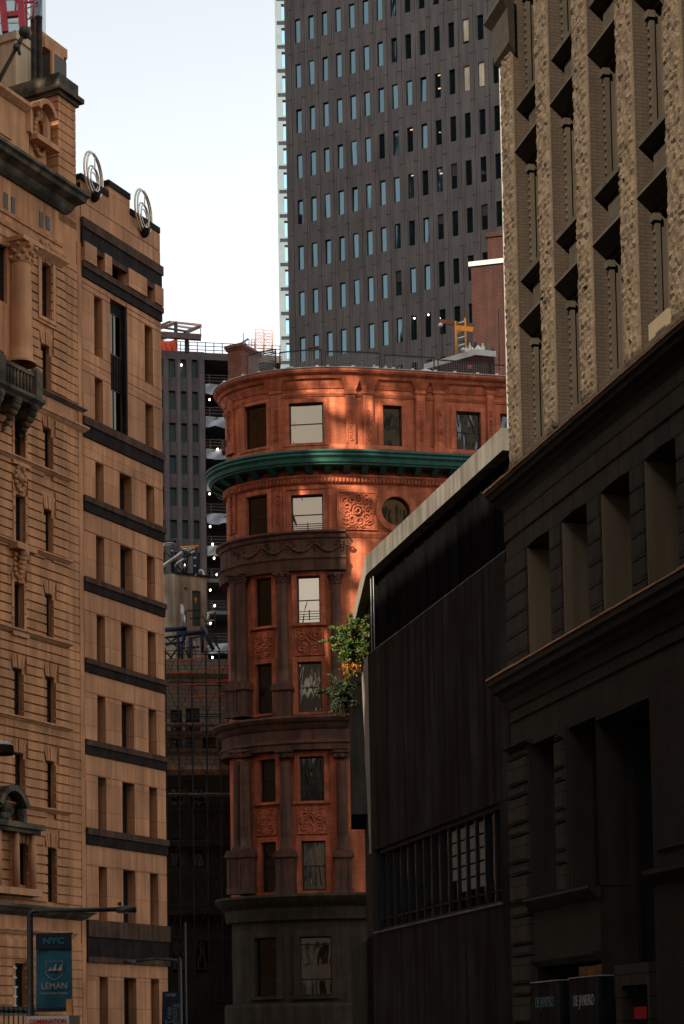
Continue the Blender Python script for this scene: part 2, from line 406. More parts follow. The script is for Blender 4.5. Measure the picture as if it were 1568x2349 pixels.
M['bag_b'] = mat('black sack plastic', (.015, .015, .018), .4, .12, 3, .15)
M['pigeon'] = mat('grey pigeon feathers', (.14, .12, .105), .8, .35, 20, .05)
M['ac'] = mat('beige appliance metal', (.15, .12, .08), .6, .1, 3, .05)
M['bouncestone'] = mat('pale honey bounce stone', (.82, .60, .38), .9, .08, .8, .1, 18, streak=.1)  # bright surface for unseen masses that bounce warm light
M['palestone'] = mat('pale painted stone', (.36, .34, .31), .8, .08, 2, .1)
M['rust'] = mat('faded orange scaffold', (.42, .2, .1), .6, .1)
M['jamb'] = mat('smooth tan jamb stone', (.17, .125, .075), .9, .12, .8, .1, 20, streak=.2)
M['blind'] = mat('cream window blind', (.17, .155, .125), .8, .08, 2, .05)
M['interior'] = mat('dim interior', (.02, .018, .016), .9, .3, 1, 0)
M['gl_dark'] = glass('dark glazing', (.008, .009, .01), .03, .02, .9, .7)
M['gl_wavy'] = glass('old wavy glazing', (.15, .125, .095), .02, .007, .7, .9, 1.0)
M['gl_streak'] = glass('old wavy glazing facing the street', (.30, .285, .25), .02, .006, .6, .9, 1.0)
M['gl_soft'] = glass('slightly wavy glazing', (.105, .085, .062), .02, .005, .8, .9, 1.0)
M['gl_dim'] = glass('dim reflecting glazing', (.08, .08, .075), .03, .01, .9, .9, 1.0)
M['gl_tower'] = glass('blue tinted tower glazing', (.05, .082, .094), .03, .004, .5, .9, 1.0)
M['gl_pale'] = glass('pale blue glazing', (.3, .5, .58), .03, .0, 1, .9, 1.0)
M['glow'] = emit('dim ceiling light', (1, .62, .25), .28)
M['bulb'] = emit('lit work lamp', (1, .86, .6), 3.5)
# ================================================================== ground
def flat(name, x0, x1, y0, y1, z, mat_):
    b = MB(); b.face([(x0, y0, z), (x1, y0, z), (x1, y1, z), (x0, y1, z)]); o = b.build(name, mat_, None, 'structure'); return o
flat('ground', -1500, 1500, -1500, 1500, -.13, M['asphalt'])
flat('road', -9, 1.5, -60, 70, -.125, M['asphalt'])
def slabbox(name, pts, z0, z1, mat_):
    b = MB(); n = len(pts)
    b.face([(x, y, z1) for x, y in pts]); 
    for k in range(n):
        (x0, y0), (x1, y1) = pts[k], pts[(k+1) % n]; b.face([(x0, y0, z0), (x1, y0, z0), (x1, y1, z0), (x0, y1, z0)]) if 0 else b.face([(x0, y0, z0), (x1, y1, z0), (x1, y1, z1), (x0, y0, z1)])
    return b.build(name, mat_, None, 'structure')
slabbox('pavement', [(1.8, 58), (11.5, 20), (30, 20), (30, 58)], -.129, .0, M['pave'])
slabbox('pavement', [(-48, 20), (-8.2, 96), (-40, 120), (-80, 60)], -.129, .0, M['pave'])

# ================================================================== LEFT: ornate limestone building + banded building
PL = at(190, 1320, 89); FL = Line((PL.x, PL.y), (.463, .886))
def LS(x, y, o=0): return FL.px(x, y, o)[0]
def LZ(x, y, o=0): return FL.px(x, y, o)[1]
P0 = FL.P(-18, 0, 0)
orn = thing('ornate_building', 'tall ornate limestone office building with rusticated courses, dark cornice and balcony', 'building', (P0[0], P0[1], 0))
SA0, SA1 = -22.0, -.02
H = []
def wl(x0, y0, x1, y1, kind='sash', dep=.26):
    r = rect(FL, x0, y0, x1, y1); H.append(r+(dep,)); return r
cA1 = [(92, 606, 114, 727), (93, 793, 113, 897), (98, 983, 117, 1090), (100, 1170, 118, 1284), (102, 1364, 119, 1477), (103, 1554, 124, 1667), (104, 1747, 124, 1863), (105, 1945, 126, 2070)]
cA2 = [(28, 950, 53, 1060), (30, 1137, 53, 1270), (27, 1337, 50, 1450), (28, 1534, 50, 1647), (30, 1728, 53, 1840), (38, 1935, 61, 2030)]
wA = [wl(*r) for r in cA1+cA2]
ug = wl(-10, 560, 16, 690)
gw = wl(30, 2209, 58, 2312)
# repeats out of frame to the left, at the measured pitch
pitchA = LS(105, 1200)-LS(39, 1200)
nvis = len(H)
for k in range(1, 4):
    for r in list(H[8:14]): H.append((r[0]-pitchA*k*1.35, r[1]-pitchA*k*1.35, r[2], r[3], .26))
zc_top = LZ(165, 456); zc_bot = LZ(158, 497)
zAt = LZ(133, 390)                                      # top of wall under the attic
b = MB()
wall(b, FL, SA0, SA1, 0, zc_top, H, .5)
b.face([FL.P(SA0, 0, zc_top), FL.P(SA1, 0, zc_top), FL.P(SA1, -16, zc_top), FL.P(SA0, -16, zc_top)])
for sx in (SA0, SA1): b.face([FL.P(sx, 0, 0), FL.P(sx, -16, 0), FL.P(sx, -16, zc_top), FL.P(sx, 0, zc_top)])
b.face([FL.P(SA0, -16, 0), FL.P(SA1, -16, 0), FL.P(SA1, -16, zc_top), FL.P(SA0, -16, zc_top)])
# joint heights: one course every ~20.7 px, with the belt zones left smooth
crs = .415
zg = [2.0+crs*k for k in range(0, 120)]
smooth_z = []
pier0 = LS(152, 1300)
zs = [z for z in zg if z < LZ(120, 560)]
belt = [(LZ(105, y)-.10, LZ(105, y)+.10) for y in (1100, 1290, 1478, 1672, 1868)]
flush = [r[:4] for r in H]
key = []
for r in wA:                                            # flat arches with splayed voussoirs over the windows
    key.append((r[0]-.22, r[1]+.22, r[3], r[3]+.62))
bands = [(SA0, SA1, LZ(105, 950)-.05, LZ(105, 908)+.12), (SA0, SA1, LZ(105, 2140)-.2, LZ(105, 2085)+.1)]
sC0, sC1 = LS(17, 700), LS(58, 700)
colz = (SA0, sC1+.15, LZ(36, 838), zc_top)
courses(b, FL, SA0, pier0, zs, .08, 0, .10, flush+key+bands+[colz])
courses(b, FL, pier0+.02, SA1-.35, zs, .06, 0, .05, bands)
b.box(FL, SA1-.32, SA1, -.02, .05, 0, LZ(184, 560))
for r, kz in zip(wA, key):
    sm = (r[0]+r[1])/2; z0, z1 = kz[2]+.02, kz[3]
    for k in range(5):
        f0 = -1+.4*k+.03; f1 = -1+.4*(k+1)-.03; w0 = (r[1]-r[0])/2+.02; w1 = w0+.19
        o = .07 if k != 2 else .11
        p = [FL.P(sm+f0*w0, -.02, z0), FL.P(sm+f1*w0, -.02, z0), FL.P(sm+f1*w0, o, z0), FL.P(sm+f0*w0, o, z0), FL.P(sm+f0*w1, -.02, z1), FL.P(sm+f1*w1, -.02, z1), FL.P(sm+f1*w1, o, z1), FL.P(sm+f0*w1, o, z1)]
        b.hexa(p)
b.build('wall', M['lime'], orn)
for i, r in enumerate(H):
    window(FL, orn, r[0]+.01, r[1]-.01, r[2]+.01, r[3]-.01, -.25, 'sash', M['frame'], M['gl_dark'])
# string courses
def string(name, s0, s1, z, h=.22, o=.3, mat_='limesm'):
    b = MB(); b.mold(FL, s0, s1, [(-.05, z), (-.05, z+h), (o, z+h), (o, z+h*.72), (o*.75, z+h*.55), (o*.55, z+h*.3), (.06, z)], ret=1); return b.build(name, M[mat_], orn)
for y in (1108, 1297, 1488, 1681, 1873):
    string('string_course', SA0, LS(148, y), LZ(148, y))
string('string_course', SA0, -.05, LZ(150, 975)-.05, .30, .28)
string('string_course', SA0, -.05, LZ(130, 915)-.1, .16, .22, 'limedark')
string('string_course', SA0, LS(184, 2100), LZ(150, 2104)-.1, .45, .55, 'limedark')
string('string_course', SA0, LS(165, 2130), LZ(140, 2138)-.25, .25, .2)
string('string_course', SA0, LS(110, 2170), LZ(60, 2200)-.1, .16, .15)
# window hood with brackets and carved crest
r = wA[0]
b = MB(); b.mold(FL, r[0]-.45, r[1]+.55, [(-.04, r[3]+.12), (-.04, r[3]+.5), (.42, r[3]+.5), (.42, r[3]+.4), (.3, r[3]+.3), (.1, r[3]+.12)], ret=1)
for k in range(9):
    a = rng.uniform(r[0]-.2, r[1]+.3); q = FL.P(a, .2, r[3]+.6+rng.uniform(0, .35)); b.ball(q, rng.uniform(.08, .17), 8)
b.box(FL, r[0]-.3, r[0]-.08, 0, .14, r[2]-.1, r[3]+.12); b.box(FL, r[1]+.08, r[1]+.3, 0, .14, r[2]-.1, r[3]+.12); b.box(FL, r[0]-.3, r[1]+.3, 0, .16, r[2]-.25, r[2]-.1)
b.build('window_hood', M['limesm'], orn)
# main cornice, frieze, attic parapet
sE = LS(165, 480)
b = MB(); z0 = zc_bot; z1 = zc_top
b.mold(FL, SA0, sE-.6, [(-.05, z1-1.0), (-.05, z1), (1.0, z1), (1.05, z1-.18), (.9, z1-.26), (.86, z1-.44), (.45, z1-.6), (.3, z1-.85), (.12, z1-1.0)], ret=.6)
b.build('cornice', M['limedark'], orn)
b = MB(); zf = LZ(60, 480); 
for z, o, h in ((LZ(60, 548), .16, .18), (LZ(60, 520), .12, .14), (LZ(60, 560)-.25, .08, .12)): b.mold(FL, SA0, LS(140, 560), [(-.03, z), (-.03, z+h), (o, z+h), (o*.6, z)], ret=1)
b.build('frieze', M['limesm'], orn)
for x0, y0, x1, y1 in ((8, 443, 17, 485), (25, 453, 33, 492), (90, 487, 98, 522), (105, 497, 113, 528)):
    a = rect(FL, x0, y0, x1, y1); b = MB(); b.box(FL, a[0], a[1], .0, .03, a[2], a[3]); w = b.build('vent_window', M['bronze'], orn)
# giant engaged columns with capitals
def column(F, root, s, o, z0, z1, r, mat_, cap='leaf', name='column', half=0):
    p = F.P(s, o, 0); b = MB(); h = z1-z0
    b.lathe((p[0], p[1], 0), [(r*1.3, z0), (r*1.3, z0+.1), (r*1.18, z0+.16), (r*1.02, z0+.24)]+[(r*(1-.14*(k/8)**1.6), z0+.24+(h-.24-r*2)*k/8) for k in range(9)], 18)
    b.build(name, mat_, root)
    c = MB(); zc = z1-r*2
    if cap == 'leaf':
        c.lathe((p[0], p[1], 0), [(r*.9, zc), (r*1.0, zc+.06), (r*.92, zc+.1), (r*.95, zc+r*.8), (r*1.3, zc+r*1.6)], 16)
        for ring, (zz, rr) in enumerate(((zc+r*.35, r*1.0), (zc+r*.85, r*1.1), (zc+r*1.35, r*1.3))):
            for k in range(8):
                t = 2*math.pi*(k+.5*ring)/8; c.ball((p[0]+rr*math.cos(t), p[1]+rr*math.sin(t), zz), r*.22, 6)
    else:
        c.lathe((p[0], p[1], 0), [(r*.9, zc+r*.7), (r*1.1, zc+r*1.1), (r*1.1, zc+r*1.5)], 16)
        a = F.ang(s); d = Vector((math.cos(a), math.sin(a), 0)); n = Vector((d.y, -d.x, 0)); q = Vector((p[0], p[1], zc+r*1.15))
        for sg in (-1, 1): c.tube(q+d*sg*r*1.05-n*r*.9, q+d*sg*r*1.05+n*r*.95, r*.42, 12)
    c.box(F, s-r*1.35, s+r*1.35, o-r*1.2, o+r*1.3, z1-r*.4, z1)
    c.build('capital', mat_, root)
zcb = LZ(36, 838); zct = LZ(40, 560)
for k in range(3):
    sc = LS(37, 700)-k*3.4
    column(FL, orn, sc, .25, zcb, zct, .52, M['limesm'])
b = MB(); b.box(FL, LS(57, 700), LS(64, 700), 0, .1, zcb, zct); b.build('pilaster', M['limesm'], orn)
# balcony
sB1 = LS(94, 930, .9); zb = LZ(94, 938, .9)
b = MB(); b.mold(FL, SA0, sB1, [(0, zb), (0, zb+.35), (1.15, zb+.35), (1.15, zb+.2), (.95, zb+.08), (.9, zb)]); b.box(FL, SA0, sB1-.1, .8, 1.0, zb+1.25, zb+1.42)
for k in range(14): b.tube(FL.P(sB1-.75-.24*k, .9, zb+.35), FL.P(sB1-.75-.24*k, .9, zb+1.25), .07, 6)
for s in (sB1-.4, sB1-3.0, sB1-6.2): b.box(FL, s-.22, s+.22, .7, 1.12, zb+.35, zb+1.5); b.ball(FL.P(s, .9, zb+1.5), .24, 10)
b.box(FL, sB1-.2, sB1-.05, 0, 1.0, zb+1.25, zb+1.42)
for k in range(3): b.tube(FL.P(sB1-.12, .25+.25*k, zb+.35), FL.P(sB1-.12, .25+.25*k, zb+1.25), .07, 6)
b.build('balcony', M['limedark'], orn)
for s in (sB1-.5, sB1-1.7, sB1-2.9, sB1-4.4):
    b = MB(); 
    for k in range(6):
        t = k/5; b.ball(FL.P(s, .85-.75*t**1.5, zb-.12-1.1*t), .24-.1*t, 8)
    b.box(FL, s-.16, s+.16, -.02, .6, zb-.55, zb); b.build('bracket', M['limedark'], orn)
# carved window surround in the second column
def surround(r, crest=True):
    b = MB(); w = .16
    for a0, a1 in ((r[0]-w, r[0]), (r[1], r[1]+w)): b.box(FL, a0, a1, 0, .13, r[2]-.05, r[3]+.05)
    b.box(FL, r[0]-w-.05, r[1]+w+.05, 0, .24, r[2]-.22, r[2]-.05)
    for k in range(16):
        sg = rng.choice((r[0]-w*.5, r[1]+w*.5)); b.ball(FL.P(sg, .13, rng.uniform(r[2], r[3])), .05, 6)
    if crest:
        c = FL.P((r[0]+r[1])/2, .12, r[3]+.75)
        for k in range(14):
            t = 2*math.pi*k/14; b.ball(FL.P((r[0]+r[1])/2+.33*math.cos(t), .12, r[3]+.75+.55*math.sin(t)), .11, 6)
        b.ball(c, .2, 8)
    b.build('window_surround', M['limesm'], orn)
for i in (8, 9, 10): surround(wA[i], i != 8)
b = MB(); r = wA[10]; s = (r[0]+r[1])/2
for k in range(7): b.ball(FL.P(s, .4-.05*k, r[3]+1.25-.2*k), .24-.025*k, 8)
b.box(FL, r[0]-.35, r[1]+.35, 0, .6, r[3]+1.35, r[3]+1.6); b.build('bracket', M['limesm'], orn)
# arched stone aedicule low on the left
sa = LS(20, 1890, .4); za = LZ(20, 1880, .4); b = MB()
pts = [(sa+math.cos(t)*1.05, za+math.sin(t)*1.35) for t in [math.pi*k/14 for k in range(15)]]
for (s0, z0), (s1, z1) in zip(pts[:-1], pts[1:]):
    b.beam(FL.P(s0, .35, z0), FL.P(s1, .35, z1), .8, .26)
for k in range(16): b.ball(FL.P(sa+rng.uniform(-.5, .5), .2, za+rng.uniform(0, 1.0)), rng.uniform(.1, .22), 8)
b.box(FL, sa-2.3, sa+2.15, 0, .75, za-.32, za-.08); b.box(FL, sa-2.3, sa+2.0, 0, .6, za-.5, za-.32)
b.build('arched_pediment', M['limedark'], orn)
b = MB(); zb2 = LZ(40, 2040)
for s in (sa-1.9, sa-.7, sa+.55, sa+1.75): b.tube(FL.P(s, .35, zb2), FL.P(s, .35, za-.5), .17, 12, .15)
b.box(FL, sa-2.2, sa+2.1, 0, .6, zb2-.3, zb2); b.build('colonnette_frame', M['limesm'], orn)
# attic parapet with the oval cartouche under an arched hood
zp = LZ(60, 272, -.4); b = MB()
b.box(FL, SA0, LS(70, 330), -.9, -.1, zc_top, zp); b.mold(FL, SA0, LS(62, 300), [(-.9, zp), (-.9, zp+.35), (.22, zp+.35), (.22, zp+.2), (-.05, zp)], ret=.4)
b.box(FL, SA0, LS(135, 400), -.9, .02, zc_top, zc_top+.7)
for k in range(6): b.box(FL, LS(34, 320)-.2-2.2*k-1.5, LS(34, 320)-.2-2.2*k, -.1, -.03, zc_top+.95, zp-.35)
b.build('parapet', M['limesm'], orn)
sq = LS(103, 330, .1); zq = LZ(103, 318, .1); b = MB()
rw = LS(122, 330, .1)-sq
pts = [(sq+rw*math.cos(t), zq+1.0+rw*1.05*math.sin(t)) for t in [math.pi*k/12 for k in range(13)]]
pts = [(sq+rw, zq-.1)]+pts+[(sq-rw, zq-.1)]
for (s0, z0), (s1, z1) in zip(pts[:-1], pts[1:]): b.beam(FL.P(s0, -.25, z0), FL.P(s1, -.25, z1), 1.1, .22)
b.box(FL, sq-rw-.2, sq+rw+.25, -.7, .3, zq-.35, zq-.1); b.box(FL, sq-rw, sq+rw, -.85, -.3, zc_top+.4, zq+1.0)
b.lathe((0, 0, 0), [(.0, 0)]*2, 3) if 0 else None
for k in range(20):
    t = 2*math.pi*k/20; b.ball(FL.P(sq+.42*math.cos(t), -.2, zq+.15+.85*math.sin(t)), .12, 6)
for k in range(8): b.ball(FL.P(sq+rng.uniform(-.35, .35), -.2, zq+1.1+rng.uniform(-.1, .3)), .15, 6)
b.build('cartouche', M['limesm'], orn)
# corner pier rising above the cornice
sp0, sp1 = LS(133, 300), LS(173, 300); ztp = LZ(135, 205)
b = MB(); L2 = FL
b.box(FL, sp0+.05, sp1-.05, -3.0, -.05, zc_top-1.5, ztp-.3)
z = zc_top-1.4
while z < ztp-.5:
    b.box(FL, sp0, sp1, -3.05, .0, z, z+crs*1.05-.05); z += crs*1.05
b.build('corner_pier', M['lime'], orn)
b = MB(); b.box(FL, sp0-.1, sp1+.12, -3.15, .12, ztp-.3, ztp-.1); b.box(FL, sp0-.25, sp1+.3, -3.3, .3, ztp-.1, ztp+.12); b.box(FL, sp0-.05, sp1+.1, -3.1, .1, ztp+.12, ztp+.75)
b.build('pier_cap', M['limedark'], orn)
# roof bulkheads, flues
c0 = FL.px(35, 72, -4.5); b = MB(); zt = c0[1]
b.box(FL, c0[0], LS(70, 82, -4.5), -12, -4.5, zc_top-.5, zt-.4); b.build('penthouse', M['stucco'], orn)
b = MB(); b.box(FL, c0[0]-.1, LS(70, 82, -4.5)+.1, -12.1, -4.4, zt-.4, zt)
q = FL.P(c0[0]+.5, -8, zt); b.lathe(q, [(2.2, 0), (2.0, .5), (1.4, .95), (.6, 1.2), (.01, 1.3)], 20); b.build('penthouse_roof', M['stucco'], orn)
c1 = FL.px(151, 114, -5); b = MB()
b.box(FL, c1[0]-2.6, c1[0], -8, -5, ztp-1, c1[1]-.5); b.build('stair_bulkhead', M['brown'], orn)
b = MB(); b.box(FL, c1[0]-2.7, c1[0]+.05, -8.05, -4.95, c1[1]-.5, c1[1]); b.box(FL, c1[0]-2.5, c1[0]-.9, -4.98, -4.5, c1[1]-1.1, c1[1]-.55); b.build('bulkhead_coping', M['limesm'], orn)
c2 = FL.px(119, 120, -3.5)
b = MB(); b.box(FL, c2[0], c2[0]+1.2, -4.6, -3.5, ztp+.5, c2[1]); b.build('dormer_box', M['bronze'], orn)
b = MB(); b.box(FL, c2[0]-.03, c2[0]+.12, -3.6, -3.46, ztp+.7, c2[1]+.05); b.build('corner_post', M['limesm'], orn)
for x, ytop, rr in ((76.5, 46, .13), (88.5, 40, .17)):
    p = FL.px(x, 150, -2.8); zt2 = FL.px(x, ytop, -2.8)[1]; q = FL.P(p[0], -2.8, 0); b = MB()
    b.lathe((q[0], q[1], 0), [(rr*1.05, zc_top), (rr, zc_top+2), (rr, zt2-.1), (rr*1.15, zt2-.08), (rr*1.15, zt2)], 14)
    for k in range(3): zz = zc_top+2.5+2.1*k; b.lathe((q[0], q[1], 0), [(rr, zz), (rr*1.12, zz+.02), (rr*1.12, zz+.1), (rr, zz+.12)], 14)
    tag(rebase(b.build('flue_pipe', M['flue']), (q[0], q[1], zc_top)), 'sooty rusty flue pipe on the limestone roof, '+('taller and thicker one with the ragged cap' if rr > .15 else 'thinner and slightly shorter one on the left'), 'flue pipe', 'flue pipes on the limestone roof')
# flagpole with ball finial
p1 = at(38, 108, 62); p0 = at(-14, 205, 62); p00 = p0+(p0-p1)*.8
t = thing('flagpole', 'angled flagpole with a dark ball finial in the top left corner', 'flagpole', p00)
b = MB(); b.tube(p00, p1, .085, 10, .06); b.build('pole', M['tan'], t)
b = MB(); pb = at(57, 74, 62); b.ball(pb, .21, 16); b.build('ball_finial', M['bronze'], t)
b = MB(); b.tube(p1-(p1-p0)*.06, pb, .075, 8); b.ball(p1, .13, 8); b.tube(p1+Vector((.05, 0, -.02)), p1+Vector((.09, 0, -.25)), .06, 6); b.build('truck', M['bronze'], t)
b = MB(); q = FL.P(LS(1, 300), 0, 0); b.tube(p00, (FL.P(FL.px(-60, 420)[0], .0, p00.z-.4)), .06, 8); b.build('mount', M['bronze'], t)
# dark iron railing low in front of the building
t0 = FL.P(LS(-30, 2320, 2.5), 2.5, 0); zr = FL.px(40, 2310, 2.5)[1]
t = thing('iron_railing', 'black iron cresting railing with rounded heads in front of the limestone building', 'railing', (t0[0], t0[1], 0))
b = MB(); sr0 = LS(-60, 2320, 2.5); sr1 = LS(84, 2325, 2.5); b.box(FL, sr0, sr1, 2.45, 2.55, zr-.35, zr-.25); b.build('top_rail', M['fence'], t); b = MB(); b.box(FL, sr0, sr1, 2.45, 2.55, .2, .3); b.build('bottom_rail', M['fence'], t)
b = MB(); k = sr0
while k < sr1: b.tube(FL.P(k, 2.5, 0), FL.P(k, 2.5, zr-.2), .03, 6); b.ball(FL.P(k, 2.5, zr-.12), .15, 8); k += .32
b.build('bars', M['fence'], t)

# ------------------------------------------------------------------ banded building
SB0, SB1 = 0.0, LS(372, 1200)
q = FL.P(3, 0, 0)
ban = thing('banded_building', 'cream stone building with black granite bands and two ring ornaments on its roof edge', 'building', (q[0], q[1], 0))
zb_ = lambda y, x=205: LZ(x, y)
B = [(508, 562), (607, 641), (960, 1005), (1140, 1174), (1325, 1356), (1511, 1542), (1697, 1730), (1899, 1937), (2110, 2206)]
BZ = [(LZ(200, b1), LZ(200, t1)) for t1, b1 in B]
o1 = (LS(218.5, 1280), LS(237.5, 1280)); o2 = (LS(274, 1290), LS(302, 1290)); o3 = (LS(335, 1300), LS(353.6, 1300))
strip = (LS(252, 860), LS(291, 870))
HB = []
def addrow(ztop, zbot, ops=(o1, o2, o3), d=.48):
    for a, b_ in ops: HB.append((a, b_, zbot, ztop, d))
lint = LZ(218.5, 1227)
gapz = BZ[3][0]-lint
for i in range(2, 8): addrow(BZ[i][0]-gapz, BZ[i+1][1])
addrow(BZ[8][0]-gapz*.7, 1.0)
zm1 = LZ(213, 905) ; zU = LZ(212, 675); zU2 = LZ(212, 812); zU3 = LZ(213, 862)
addrow(zU, zU2, (o1, o3)); addrow(zU3, BZ[2][1], (o1, o3)); HB.append((strip[0], strip[1], BZ[2][0]+.3, BZ[1][0]-.25, .35))
za0, za1 = BZ[1][1], BZ[0][0]
for a, b_ in (o1, (strip[0]-.05, strip[1]-.1), o3): HB.append((a, b_, za0, za1, .5))
zt1, zt2, zt3 = LZ(215, 418), LZ(271, 428), LZ(330, 500)
x1, x2 = LS(247, 430), LS(297, 450)
b = MB()
wall(b, FL, SB0, SB1, 0, min(zt1, zt2, zt3)-.3, HB, .6)
zr = min(zt1, zt2, zt3)-.3
for a, c, z in ((SB0, x1, zt1), (x1, x2, zt2), (x2, SB1, zt3)): b.box(FL, a, c-.003, -.5, 0, zr, z-.3)
b.face([FL.P(SB1, 0, 0), FL.P(SB1, -18, 0), FL.P(SB1, -18, zr), FL.P(SB1, 0, zr)]); b.face([FL.P(SB0+.01, -18, 0), FL.P(SB1, -18, 0), FL.P(SB1, -18, zr), FL.P(SB0+.01, -18, zr)])
b.face([FL.P(SB0+.01, -.5, zr-.01), FL.P(SB1, -.5, zr-.01), FL.P(SB1, -18, zr-.01), FL.P(SB0+.01, -18, zr-.01)]); b.face([FL.P(SB0+.005, -.5, 0), FL.P(SB0+.005, -18, 0), FL.P(SB0+.005, -18, zr), FL.P(SB0+.005, -.5, zr)])
# raised stone piers between grooves
def slabs(s0, s1, z0, z1, o=.035):
    b.box(FL, s0, s1, -.01, o, z0, z1)
edges = [SB0+.03, o1[0], o1[1], o2[0], o2[1], o3[0], o3[1], SB1]
for i in range(2, 8):
    zT = BZ[i][0]-.06; zl = BZ[i][0]-gapz; zB = BZ[i+1][1]+.03
    slabs(SB0+.03, SB1, zl+.035, zT)
    for k in (0, 2, 4, 6): slabs(edges[k], edges[k+1], zB, zl-.02)
zT = BZ[8][0]-.06; zl = BZ[8][0]-gapz*.7; slabs(SB0+.03, SB1, zl+.03, zT)
for k in (0, 2, 4, 6): slabs(edges[k], edges[k+1], .6, zl-.02)
ed2 = [SB0+.03, o1[0], o1[1], strip[0], strip[1], o3[0], o3[1], SB1]
for zt, zb2 in ((zU, zU2), (zU3, BZ[2][1]+.03)):
    for k in (0, 2, 4, 6): slabs(ed2[k], ed2[k+1], zb2, zt-.02)
for zt, zb2 in ((BZ[1][0]-.05, (BZ[1][0]+zU)/2+.02), ((BZ[1][0]+zU)/2-.03, zU+.03), (zU2-.03, (zU2+zU3)/2+.02), ((zU2+zU3)/2-.03, zU3+.03)):
    for k in (0, 1, 2, 4, 5, 6):
        if k in (0, 4): slabs(ed2[k], ed2[k+3], zb2, zt)
for k in (0, 2, 4, 6): slabs(ed2[k] if k != 4 else strip[1]-.08, ed2[k+1] if k != 2 else strip[0]-.07, za0+.02, za1-.02, .22)
zg1 = BZ[0][1]
slabs(SB0+.03, SB1, zg1+.08, zg1+.75); slabs(SB0+.03, SB1, zg1+.8, zr-.05, .03)
b.build('wall', M['cream'], ban)
for i, (z0, z1) in enumerate(BZ):
    hh = z1-z0; b = MB(); c = MB()
    so = [(SB0, SB1)]
    b.box(FL, SB0, SB1+.05, -.05, .10, z0, z0+hh*.6); c.box(FL, SB0, SB1+.1, -.05, .17, z0+hh*.6, z1)
    if i in (0, 8): c.box(FL, SB0, SB1+.1, -.05, .15, z0-.02 if i else z0-.28, z0+hh*.12 if i else z0-.02)
    b.build('black_band', M['blackband'], ban); c.build('band_ledge', M['greyband'], ban)
for h in HB:
    k = 'double' if (h[1]-h[0]) > .8 else 'single'
    if h == HB[len(HB)-4]: continue
    window(FL, ban, h[0]+.01, h[1]-.01, h[2]+.01, h[3]-.01, -h[4]+.02, k, M['bronze'], M['gl_dark'])
h = HB[-4]; zz = [h[2], h[2]+(h[3]-h[2])*.40, h[2]+(h[3]-h[2])*.63, h[3]-.5]
b = MB(); b.box(FL, h[0]+.01, h[1]-.01, -.33, -.2, zz[1], zz[2]); b.box(FL, h[0]+.01, h[1]-.01, -.33, -.2, zz[3], h[3]-.01)
b.box(FL, h[1]-.14, h[1]-.01, -.2, .02, h[2], h[3]-.01)
for k in range(5): b.box(FL, h[0]+.1+.22*k, h[0]+.14+.22*k, -.2, -.16, zz[1], zz[2])
b.build('spandrel', M['blackband'], ban)
for a, c in ((zz[0], zz[1]), (zz[2], zz[3])):
    w = window(FL, ban, h[0]+.02, h[1]-.15, a+.02, c-.02, -.3, 'double', M['bronze'], M['gl_soft'])
# parapet copings
b = MB()
for a, c, z in ((SB0, x1, zt1), (x1, x2, zt2), (x2, SB1, zt3)): b.box(FL, a, c-.004, -.55, .06, z-.3, z)
b.build('coping', M['blackband'], ban)
# ring ornaments
for (px_, py_, ww, hh) in ((215, 402, 21, 56), (329.5, 486, 20, 55)):
    s, z = FL.px(px_, py_, .12); q = FL.P(s, .12, z)
    t = thing('ring_ornament', 'polished ring ornament of nested hoops, ' + ('left one, beside the higher middle parapet' if px_ < 300 else 'right one, at the low end of the parapet'), 'ring ornament', q, 'ring ornaments on the parapet')
    RR = 1.06; FG = Line((q[0], q[1]), (.255, .967))
    def ring(rad, o, th, cz=0):
        b = MB(); n = 48
        b.grid([[FG.P((rad+th*math.cos(q_))*math.cos(a_), o-.12+th*math.sin(q_), z+cz+(rad+th*math.cos(q_))*math.sin(a_)) for q_ in [2*math.pi*j/8 for j in range(8)]] for a_ in [2*math.pi*k/n for k in range(n+1)]], True, True); return b.build('hoop', M['chrome'], t)
    ring(RR, .06, .05); ring(RR*.93, .17, .045); ring(RR*.58, .08, .04, -.2); ring(RR*.5, .18, .035, -.22); ring(RR*.38, .12, .03, -.3)
    for a in (90, 210, 330):
        b = MB(); b.tube(FG.P(.45*RR*math.cos(R(a)), .05, z-.2+.45*RR*math.sin(R(a))), FG.P(RR*math.cos(R(a)), .05, z+RR*math.sin(R(a))), .03, 6); b.build('spoke', M['chrome'], t)
    b = MB(); q2 = FL.P(s, .15, z-1.0); b.lathe(q2, [(.01, -.32), (.12, -.27), (.22, -.14), (.28, .05), (.28, .1), (.2, .1), (.01, .04)], 16); b.build('bowl', M['blackband'], t)
# ================================================================== RED BUILDING (rounded corner)
def XY(px, Y, py=1250): p = at(px, py, Y); return (p.x, p.y)
A = XY(748, 105); a_ = A[0]-XY(517, 107.5)[0]; b_ = 3.6
pts = []
for k in range(14): pts.append((A[0]-a_+(.35-.1*k)*0-.0+.0, 0)) if 0 else None
back = [(A[0]-a_+.9*0.0-.16*(14-k)*.0, A[1]+b_+(22-k*1.7)) for k in range(13)]
pts = [(x+.42*(y-(A[1]+b_))*min(1, (y-A[1]-b_)/4), y) for x, y in back]
for k in range(0, 25):
    t = math.pi - (math.pi/2)*k/24
    pts.append((A[0]+a_*math.cos(t), A[1]+b_*(1-math.sin(t))))
d0 = Vector((.976, .216))
ang = 0; p = Vector(pts[-1])
for k in range(1, 9):                                   # gentle turn into the flat flank
    aa = math.atan2(d0.y, d0.x)*k/8; p = p+Vector((math.cos(aa), math.sin(aa)))*.35; pts.append((p.x, p.y))
for k in range(1, 18): q = p+d0*1.2*k; pts.append((q.x, q.y))
FR = Curve(pts)
RP = FR.px
q = A
